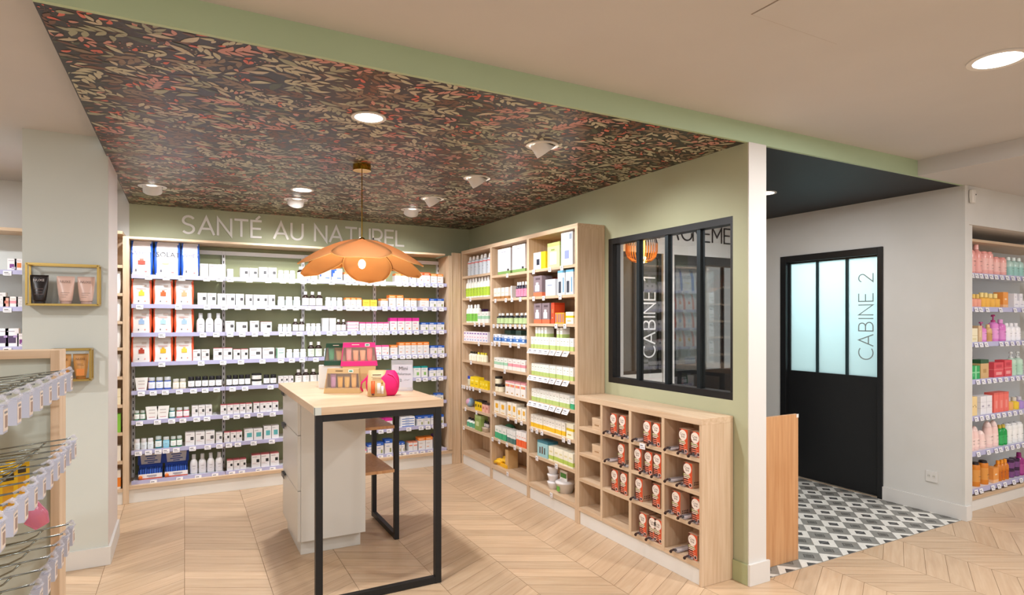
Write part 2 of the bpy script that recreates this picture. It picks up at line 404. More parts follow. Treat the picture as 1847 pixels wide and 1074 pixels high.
struct(mb.obj('wall_right'), 'sage green wall with white end face and window opening', 'wall')
mb = MB(); mb.box(2.782, 2.794, 2.365, 2.47, 0, .115, mat('sage_trim', '#A9AF86', .4)); mb.box(2.785, 2.952, 2.350, 2.365, 0, .12, trim_m); mb.box(2.938, 2.952, 2.365, 4.3, 0, .115, trim_m)
struct(mb.obj('baseboard_right'), 'sage and white baseboard round the end of the green wall', 'baseboard')
mb = MB()  # corridor wall with door 2 opening
DY0, DY1, DZ = 2.962, 3.942, 2.106
mb.box(5.11, 5.24, 2.374, DY0, 0, ZD, white_w); mb.box(5.11, 5.24, DY1, 4.4, 0, ZD, white_w); mb.box(5.11, 5.24, DY0, DY1, DZ, ZD, white_w)
struct(mb.obj('wall_corridor'), 'white corridor wall holding the black cabin door', 'wall')
mb = MB(); mb.box(5.095, 5.11, 2.358, DY0, 0, .11, trim_m); mb.box(5.095, 5.168, 2.345, 2.358, 0, .11, trim_m)
struct(mb.obj('baseboard_corridor'), 'white baseboard of the corridor wall and corner', 'baseboard')
mb = MB(); mb.box(5.106, 5.162, 2.36, 2.374, 0, ZD, white_w); mb.box(5.162, 7.5, 2.36, 2.42, 2.212, ZD, white_w); mb.box(5.162, 7.5, 2.42, 2.80, 2.212, 2.26, ceil_m); mb.box(5.24, 7.5, 2.80, 2.86, 0, 2.5, white_w)
struct(mb.obj('wall_recess'), 'white wall with the shelving recess at far right', 'wall')
mb = MB(); mb.box(-.828, -.412, 4.438, 5.0, 0, ZC, pillar_m); mb.box(-.412, -.41, 4.445, 5.0, 0, ZC-.11, mat('pillar_side', '#D8D0CC', .5))
struct(mb.obj('wall_pillar'), 'pale grey green pillar carrying the gold wall shelves', 'pillar')
mb = MB(); mb.box(-.84, -.398, 4.424, 4.438, 0, .11, trim_m); mb.box(-.41, -.396, 4.438, 5.0, 0, .11, trim_m)
struct(mb.obj('baseboard_pillar'), 'white baseboard round the pillar', 'baseboard')
mb = MB(); mb.box(-4.1, -4, -5, 6.3, 0, ZC, white_w)
struct(mb.obj('wall_left'), 'white side wall at far left of the shop', 'wall')
mb = MB(); mb.box(7.5, 7.6, -5, 2.9, 0, ZC, white_w)
struct(mb.obj('wall_far_right'), 'white side wall at far right of the shop', 'wall')
# corridor end wall with cabin door 1
mb = MB(); mb.box(2.94, 5.11, 4.3, 4.36, 2.112, ZD, white_w); mb.box(3.92, 4.055, 4.285, 4.36, 0, 2.112, white_w); mb.box(2.94, 3.92, 4.30, 4.36, 0, 1.0, white_w)
mb.box(2.90, 5.11, 4.9, 4.95, 0, ZD, mat('dim_grey_wall', '#8E8E88', .6)); mb.box(2.938, 2.95, 4.36, 4.9, 0, ZD, white_w)
struct(mb.obj('wall_corridor_end'), 'white end wall of the corridor with lettered band above the doors', 'wall')
# dark smoked glass
smoke = mat('smoked_glass', '#A4A6A2', .03, trans=.75)
d1 = struct(empty('door_1', (3.43, 4.33, 0)), 'glazed door of cabin 1 seen through the interior window', 'door')
mb = MB()
for x0, x1, z0, z1 in ((2.955, 2.985, 1.0, 2.11), (3.885, 3.92, 1.0, 2.11), (2.985, 3.885, 2.07, 2.11), (2.985, 3.885, 1.0, 1.03), (3.28, 3.30, 1.03, 2.07), (3.59, 3.61, 1.03, 2.07)): mb.box(x0-3.43, x1-3.43, -.02, .02, z0, z1, black_m)
mb.obj('door_frame', d1)
MB().box(-.445, .455, .005, .012, 1.03, 2.07, smoke).obj('door_pane', d1)
mb = MB(); strokes(mb, 'CABINE 1', .735, .14, .014, .002, C('#F4F6F6'), place=lambda u, v, n: (.422-v, -.004-n, 1.15+u)); mb.obj('door_lettering', d1)
d3 = struct(empty('door_3', (4.58, 4.33, 0)), 'black glazed door at the right of the corridor end', 'door')
mb = MB()
for x0, x1, z0, z1 in ((4.055, 4.10, 0, 2.11), (5.06, 5.105, 0, 2.11), (4.10, 5.06, 2.02, 2.11), (4.10, 5.06, .96, 1.01), (4.40, 4.42, 1.01, 2.02), (4.72, 4.74, 1.01, 2.02), (4.10, 5.06, 0, .96)): mb.box(x0-4.58, x1-4.58, -.02, .02, z0, z1, black_m)
mb.obj('door_frame', d3)
MB().box(-.48, .48, .0, .008, 1.01, 2.02, smoke).obj('door_pane', d3)
mb = MB(); strokes(mb, 'ACCOMPAGNEMENT', 1.98, .145, .013, .006, C('#1C1C1E'), place=lambda u, v, n: (u-.99, -n, v))
o = mb.obj('wall_sign', loc=(4.09, 4.298, 2.255)); tag(o, 'black capitals ACCOMPAGNEMENT on the white band inside the corridor', 'sign')
# door 2
d2 = struct(empty('door_2', (5.15, 3.45, 0)), 'black door of cabin 2 with three frosted panes', 'door')
mb = MB()
for y0, y1, z0, z1 in ((2.962, 3.005, 0, 2.106), (3.88, 3.942, 0, 2.106), (3.005, 3.88, 2.045, 2.106)): mb.box(-.055, .06, y0-3.45, y1-3.45, z0, z1, black_m)
mb.obj('door_frame', d2, bevel=.002)
mb = MB(); mb.box(-.01, .035, -.445, .43, .008, .985, black_m)
for y0, y1 in ((3.005, 3.02), (3.865, 3.88)): mb.box(-.01, .035, y0-3.45, y1-3.45, .985, 2.045, black_m)
mb.box(-.01, .035, -.43, .415, .985, 1.01, black_m); mb.box(-.01, .035, -.43, .415, 2.033, 2.045, black_m)
for y in (3.30, 3.585): mb.box(-.008, .03, y-.011-3.45, y+.011-3.45, 1.01, 2.033, mat('dark_teal_bar', '#1E3338', .4))
mb.obj('door_leaf', d2)
fr = bpy.data.materials.new('frosted_glass'); fr.use_nodes = True; nt = fr.node_tree; nt.nodes.clear()
ou = nt.nodes.new('ShaderNodeOutputMaterial'); tr = nt.nodes.new('ShaderNodeBsdfTranslucent'); df = nt.nodes.new('ShaderNodeBsdfDiffuse'); gl = nt.nodes.new('ShaderNodeBsdfGlossy')
tr.inputs[0].default_value = lin('#E4F4F6'); df.inputs[0].default_value = lin('#D4E6E8'); gl.inputs[1].default_value = .15
m1 = nt.nodes.new('ShaderNodeMixShader'); m2 = nt.nodes.new('ShaderNodeMixShader'); m1.inputs[0].default_value = .35; m2.inputs[0].default_value = .05
nt.links.new(tr.outputs[0], m1.inputs[1]); nt.links.new(df.outputs[0], m1.inputs[2]); nt.links.new(m1.outputs[0], m2.inputs[1]); nt.links.new(gl.outputs[0], m2.inputs[2]); nt.links.new(m2.outputs[0], ou.inputs[0])
for y0, y1 in ((3.02, 3.289), (3.311, 3.574), (3.596, 3.865)): MB().box(.008, .014, y0-3.45, y1-3.45, 1.01, 2.033, fr).obj('door_pane', d2)
mb = MB(); strokes(mb, 'CABINE 2', .735, .125, .009, .001, C('#8C9694'), place=lambda u, v, n: (.0075-n, -.375+v, 1.155+u)); mb.obj('door_lettering', d2)
mb = MB(); mb.box(5.26, 6.9, 2.86, 2.9, 0, 2.4, white_w); mb.box(5.26, 6.9, 4.4, 4.44, 0, 2.4, white_w); mb.box(6.9, 6.94, 2.86, 4.44, 0, 2.4, white_w); mb.box(5.24, 6.94, 2.86, 4.44, 2.4, 2.44, white_w)
struct(mb.obj('wall_cabin'), 'white walls of the lit cabin behind the frosted door', 'wall')
area_light('cabin_light', (6.0, 3.5, 2.36), 60, .6, (.86, .97, 1.0), (0, R(35), 0))
# interior window
wn = struct(empty('window_1', (2.82, 3.063, 1.03)), 'black framed interior window in the sage green wall', 'window')
H_, W_ = WZ1-WZ0, WY1-WY0
mb = MB(); a, b_ = -W_/2, W_/2
mb.box(-.026, .05, a, b_, 0, .042, black_m); mb.box(-.026, .05, a, b_, H_-.042, H_, black_m); mb.box(-.026, .05, b_-.05, b_, .042, H_-.042, black_m); mb.box(-.024, .05, a, a+.02, .042, H_-.042, black_m)
mb.obj('window_frame', wn)
bar = mat('satin_black_bar', '#2A3236', .3, .6)
for yc in (3.331, 3.043, 2.758): MB().box(-.012, .03, yc-3.063-.015, yc-3.063+.015, .042, H_-.042, bar).obj('window_bar', wn)
es = [b_-.05, 3.346-3.063, 3.316-3.063, 3.058-3.063, 3.028-3.063, 2.773-3.063, 2.743-3.063, a+.02]
for i in range(4): MB().box(.008, .014, es[2*i+1], es[2*i], .042, H_-.042, glass).obj('window_pane', wn)
# low oak panel in the corridor entrance
o = MB().box(-.2075, .2075, -.012, .012, 0, .906, oak_d).obj('partition_panel', loc=(3.158, 2.485, .003), bevel=.001); tag(o, 'low warm oak panel standing across the tiled corridor entrance', 'panel')
ch = MB().box(.19, .209, -.0135, -.0115, .885, .907, white_p).obj('edge_cap', o)
# wall fittings
so = empty('power_outlet', (5.108, 2.588, .279), -pi/2, 'white double power outlet low on the corridor wall', 'outlet')
MB().box(-.042, .042, -.009, .002, -.042, .042, trim_m).obj('plate', so, bevel=.002)
mb = MB()
for x in (-.018, .018): mb.cbox(x, -.0095, .004, .02, .001, .028, greyw); mb.cbox(x-.005, -.0105, .004, .003, .001, .005, ink); mb.cbox(x+.005, -.0105, .004, .003, .001, .005, ink)
mb.obj('socket_face', so)
se = empty('motion_sensor', (5.175, 2.358, 2.37), 0, 'small white alarm sensor high on the wall above the recess', 'sensor')
MB().loft([(0, .024, .012, white_p), (.055, .026, .016, white_p), (.095, .026, .014, white_p)], 16, (0, -.016), 4).obj('housing', se)
MB().cbox(.012, -.033, .06, .008, .002, .008, ink).obj('lens', se)
# ceiling lamps
def downlight(p, label, group, r=.085):
    t = empty('downlight', p, 0, label, 'ceiling light', group)
    MB().loft([(-.006, r*.8, r*.8, trim_m), (-.006, r, r, trim_m), (-.0005, r, r, trim_m), (-.0005, r*.8, r*.8, trim_m)], 32, cap=False).obj('ring', t, True)
    MB().loft([(-.004, r*.8, r*.8, lamp_e), (-.001, r*.8, r*.8, lamp_e)], 32).obj('diffuser', t)
downlight(DOWN[0], 'round lit downlight nearest the green fascia in the wallpapered ceiling', 'downlights')
downlight(DOWN[1], 'round lit downlight behind the pendant in the wallpapered ceiling', 'downlights')
downlight(DOWN[2], 'round lit downlight in the black corridor ceiling', 'downlights')
downlight(SHOP_AND_FILL_LAMPS[0], 'large round lit downlight in the warm white ceiling at right', 'downlights', .11)
for p in SHOP_AND_FILL_LAMPS[1:]: downlight(p, 'round fill downlight added out of view in the ceiling', 'unseen added fill downlights', .11)  # unseen ceiling lamps with fixtures, added as general fill
_spl = ['nearest the fascia, right row', 'second of the right row', 'third of the right row', 'at the end of the right row', 'left of the pendant lamp by the back wall', 'nearest the pillar by the back wall']
for (p, a), lb in zip(SPOTS, _spl):
    t = empty('spotlight', (p[0], p[1], ZD), math.atan2(a[1], a[0]), 'white tilted ceiling spotlight '+lb, 'spotlight', 'tilted ceiling spotlights')
    MB().loft([(-.005, .068, .068, trim_m), (-.009, .078, .078, trim_m), (-.006, .095, .095, trim_m), (-.0005, .095, .095, trim_m)], 32, cap=False).obj('flange', t, True)
    mb = MB(); rg = [(.03, .064, .064, trim_m), (-.046, .064, .064, trim_m), (-.046, .052, .052, trim_m), (-.036, .05, .05, lamp_e)]
    mb.loft(list(reversed(rg)), 28, cap=False); mb.poly([(.05*cos(2*pi*k/28), .05*sin(2*pi*k/28), -.036) for k in range(28)], lamp_e)
    tl = R(-38); mb.xform(lambda x, y, z: (x*cos(tl)+z*sin(tl), y, -x*sin(tl)+z*cos(tl)))
    mb.v = [(x, y, min(z, -.001)) for x, y, z in mb.v]
    mb.obj('barrel', t, True)
# wall lettering
mb = MB(); strokes(mb, 'SANTÉ AU NATUREL', 2.05, .152, .020, .008, C('#E9E5DF'), gap=.2, place=lambda u, v, n: (u-1.025, -n, v))
o = mb.obj('wall_sign', loc=(1.007, 6.168, 2.274)); tag(o, 'white capitals SANTÉ AU NATUREL on the sage back wall', 'sign')

# ================================================================ PENDANT LAMPS
def pendant():
    t = empty('pendant_lamp', (1.011, 3.914, 0), 0, 'flower shaped pendant of tan fabric petals with bare glowing bulb', 'pendant lamp')
    MB().loft([(2.462, .05, .05, brass), (2.462, .058, .058, brass), (2.5, .058, .058, brass)], 32).obj('ceiling_cup', t, True)
    MB().tube([(0, 0, 2.462), (0, 0, 2.0)], .0032, brass).obj('cable', t)
    pm = bpy.data.materials.new('petal_fabric'); pm.use_nodes = True; nt = pm.node_tree; nt.nodes.clear()
    ou = nt.nodes.new('ShaderNodeOutputMaterial'); tr = nt.nodes.new('ShaderNodeBsdfTranslucent'); df = nt.nodes.new('ShaderNodeBsdfDiffuse'); mx = nt.nodes.new('ShaderNodeMixShader')
    no = nt.nodes.new('ShaderNodeTexNoise'); no.inputs['Scale'].default_value = 260; cr = nt.nodes.new('ShaderNodeValToRGB')
    cr.color_ramp.elements[0].color = lin('#B8885A'); cr.color_ramp.elements[1].color = lin('#C89A6A')
    nt.links.new(no.outputs['Fac'], cr.inputs[0]); nt.links.new(cr.outputs[0], df.inputs[0]); tr.inputs[0].default_value = lin('#DDA468'); mx.inputs[0].default_value = .45
    nt.links.new(df.outputs[0], mx.inputs[1]); nt.links.new(tr.outputs[0], mx.inputs[2]); nt.links.new(mx.outputs[0], ou.inputs[0])
    rim = mat('petal_rim', '#E2B36E', .4)
    def petal(az, z0, Rr, W, drop, cup, r0=.02):
        nu, nv = 12, 10; mb = MB(); P = []
        for i in range(nu+1):
            u = i/nu; hw = W*(.12+.88*sin(pi*min(1, (u*.93))**.85)) if u < .6 else W*math.sqrt(max(0, 1-((u-.55)/.45)**2))
            if u < .6: hw = W*(.2+.8*sin(pi/2*u/.6))
            for j in range(nv+1):
                v = -1+2*j/nv; r = r0+Rr*u; y = v*hw; z = z0-drop*u**1.7-cup*v*v*hw*(1.1-.5*u)+.006*cos(7*v)*(1-u)
                P.append((r*cos(az)-y*sin(az), r*sin(az)+y*cos(az), z))
        mb.v = P
        for i in range(nu):
            for j in range(nv):
                a = i*(nv+1)+j; mb.f.append((a, a+1, a+nv+2, a+nv+1)); mb.mi.append(mb.m(pm))
        o = mb.obj('petal', t); o.data.polygons.foreach_set('use_smooth', [True]*len(o.data.polygons))
        so = o.modifiers.new('thickness', 'SOLIDIFY'); so.thickness = .0012
        edge = [P[i*(nv+1)] for i in range(nu+1)]+[P[nu*(nv+1)+j] for j in range(1, nv)]+[P[i*(nv+1)+nv] for i in range(nu, -1, -1)]
        MB().tube(edge, .0016, rim, 5).obj('rim', o, True)
    toward = math.atan2(-3.914, -1.011)
    for k, da in enumerate((0, 1.2, -1.2, 2.35, -2.35)): petal(toward+da, 2.012, .39, .18, .15 if k == 0 else .17, .3)
    for da, dp in ((3.0, .225), (2.0, .2), (-2.05, .2)): petal(toward+da, 1.985, .40, .165, dp, .25)
    MB().loft([(1.92, .02, .02, brass), (2.015, .022, .022, brass), (2.03, .012, .012, brass)], 20).obj('socket', t, True)
    b = MB().ball((0, 0, 1.858), .023, mat('bulb_glow', '#FFE3B0', .3, emit='#FFD490', es=30), 16, 12, 1.3).obj('bulb', t, True)
    l = bpy.data.lights.new('pendant_light', 'POINT'); l.energy = 8; l.color = (1, .80, .54); l.shadow_soft_size = .045
    lo = bpy.data.objects.new('pendant_light', l); lo.location = (1.011, 3.914, 1.79); COL.objects.link(lo)
pendant()
def cage_lamp():
    X, Y = 3.50, 4.10
    t = empty('cage_lamp', (X, Y, 0), 0, 'small slatted cage pendant glowing orange behind the interior window', 'pendant lamp')
    MB().tube([(0, 0, 2.5), (0, 0, 2.25)], .004, black_m).obj('cable', t)
    og = mat('slat_glow_paint', '#D9892E', .4); mb = MB(); zc = 2.125  # amber of the lower slats paints in the glow from inside
    for k in range(34):
        a = 2*pi*k/34
        pr = [(.045, .125), (.09, .118), (.125, .085), (.135, .03), (.135, -.04), (.12, -.085), (.085, -.118), (.05, -.125)]
        up = [(r*cos(a), r*sin(a), zc+z) for r, z in pr[:4]]; dn = [(r*cos(a), r*sin(a), zc+z) for r, z in pr[3:]]
        mb.tube(up, .0035, black_m, 4); mb.tube(dn, .004, og, 4)
    mb.obj('cage', t)
    MB().loft([(zc+.122, .05, .05, black_m), (zc+.132, .05, .05, black_m)], 20).obj('top_plate', t)
    MB().loft([(zc-.08, .03, .03, lamp_a), (zc+.06, .035, .035, lamp_a)], 16).obj('bulb', t, True)
    l = bpy.data.lights.new('cage_light', 'POINT'); l.energy = 3; l.color = (1, .6, .2); l.shadow_soft_size = .04
    lo = bpy.data.objects.new('cage_light', l); lo.location = (X, Y, zc-.1); COL.objects.link(lo)
lamp_a = mat('amber_bulb', '#FFC060', .3, emit='#FFB040', es=8)
cage_lamp()

# ================================================================ SHELVING
ORD = ['first', 'second', 'third', 'fourth', 'fifth', 'sixth', 'seventh', 'eighth', 'ninth', 'tenth', 'eleventh', 'twelfth', 'thirteenth', 'fourteenth']
NUM = ['', 'one', 'two', 'three', 'four', 'five', 'six', 'seven', 'eight', 'nine', 'ten', 'eleven', 'twelve', 'thirteen', 'fourteen']
def tagmesh(w_=.05, h=.036, round_=False):
    mb = MB(); mb.cbox(0, 0, 0, w_, .003, h, tag_m)
    mb.cbox(-w_*.12, -.0018, h*.12, w_*.5, .0006, h*.16, C('#6A6A74')); mb.cbox(0, -.0018, -h*.2, w_*.7, .0006, h*.12, C('#A0A0AA'))
    return mb.mesh('price_tag')
TAG_B, TAG_S, TAG_L = tagmesh(), tagmesh(.038, .036), tagmesh(.078, .046)
def put_tag(mesh, parent, loc, rz=0, tilt=0):
    o = bpy.data.objects.new('price_tag', mesh); COL.objects.link(o); o.parent = parent; o.location = loc; o.rotation_euler = (tilt, 0, rz); return o
ZS = [1.868, 1.623, 1.386, 1.143, .908, .663, .417, .168]      # tops of the back-wall shelves
XB = [-.386, .313, 1.005, 1.704, 2.394]
YF, YBK = 5.85, 6.10
fr_ = empty('shelving_cabinet', (.98, 6.0, 0), 0, 'wide oak cabinet surround with white plinth framing the back wall shelving', 'cabinet')
def L3(x0, x1, y0, y1, z0, z1): return (x0-.98, x1-.98, y0-6.0, y1-6.0, z0, z1)
MB().box(*L3(-.44, 2.36, 5.81, 6.165, 2.158, 2.176), oak_x).obj('top_board', fr_, bevel=.001)
MB().box(*L3(-.44, -.398, 5.805, 6.165, 0, 2.158), oak_v).obj('side_panel', fr_, bevel=.001)
MB().box(*L3(2.398, 2.44, 5.81, 6.165, .148, 2.158), oak_v).obj('side_panel', fr_)
MB().box(*L3(2.44, 2.538, 5.815, 5.84, .0, 2.19), oak_v).obj('filler_panel', fr_)
MB().box(*L3(-.398, 2.44, 5.825, 5.845, 0, .112), white_p).obj('plinth', fr_)
MB().box(*L3(-.398, 2.44, 5.81, 6.165, .113, .142), oak_x).obj('base_board', fr_, bevel=.001)
bays = []
for i in range(4):
    x0, x1 = XB[i], XB[i+1]; xm = (x0+x1)/2
    t = empty('wall_shelving', (xm, 6.0, 0), 0, 'white metal shelving bay, '+['leftmost with protein pouches', 'second from left', 'third from left behind the table', 'rightmost with orange cartons'][i]+' of back wall', 'shelving', 'back wall shelving bays'); bays.append(t)
    MB().box(x0-xm+.0, x1-xm-.001, .13, .165, .145, 2.156, sage_d).obj('back_panel', t)
    for xx in ((x0, x1) if i == 3 else (x0,)):
        mb = MB(); mb.box(xx-xm-.013, xx-xm+.013, .095, .129, .145, 2.12, steel_w)
        for k in range(36): mb.cbox(xx-xm, .0945, .2+k*.0535, .007, .001, .026, C('#333338'))
        mb.obj('upright', t)
    MB().box(x0-xm+.014, x1-xm-.014, .09, .125, 2.085, 2.12, steel_w).obj('top_rail', t)
    for j, z in enumerate(ZS):
        s_ = MB().box(x0-xm+.014, x1-xm-.014, -.145, .094, z-.012, z, steel_w).obj('metal_shelf', t)
        mb = MB(); mb.box(x0-xm+.002, x1-xm-.002, -.152, -.1455, z-.03, z+.004, lilac); mb.obj('price_rail', s_)
        bays[i][str(j)] = s_.name
def back_tag(x, j):
    for i in range(4):
        if XB[i] <= x < XB[i+1]: put_tag(TAG_B, bpy.data.objects[bays[i][str(j)]], (x-(XB[i]+XB[i+1])/2, -.158, ZS[j]-.022), 0, R(-8))

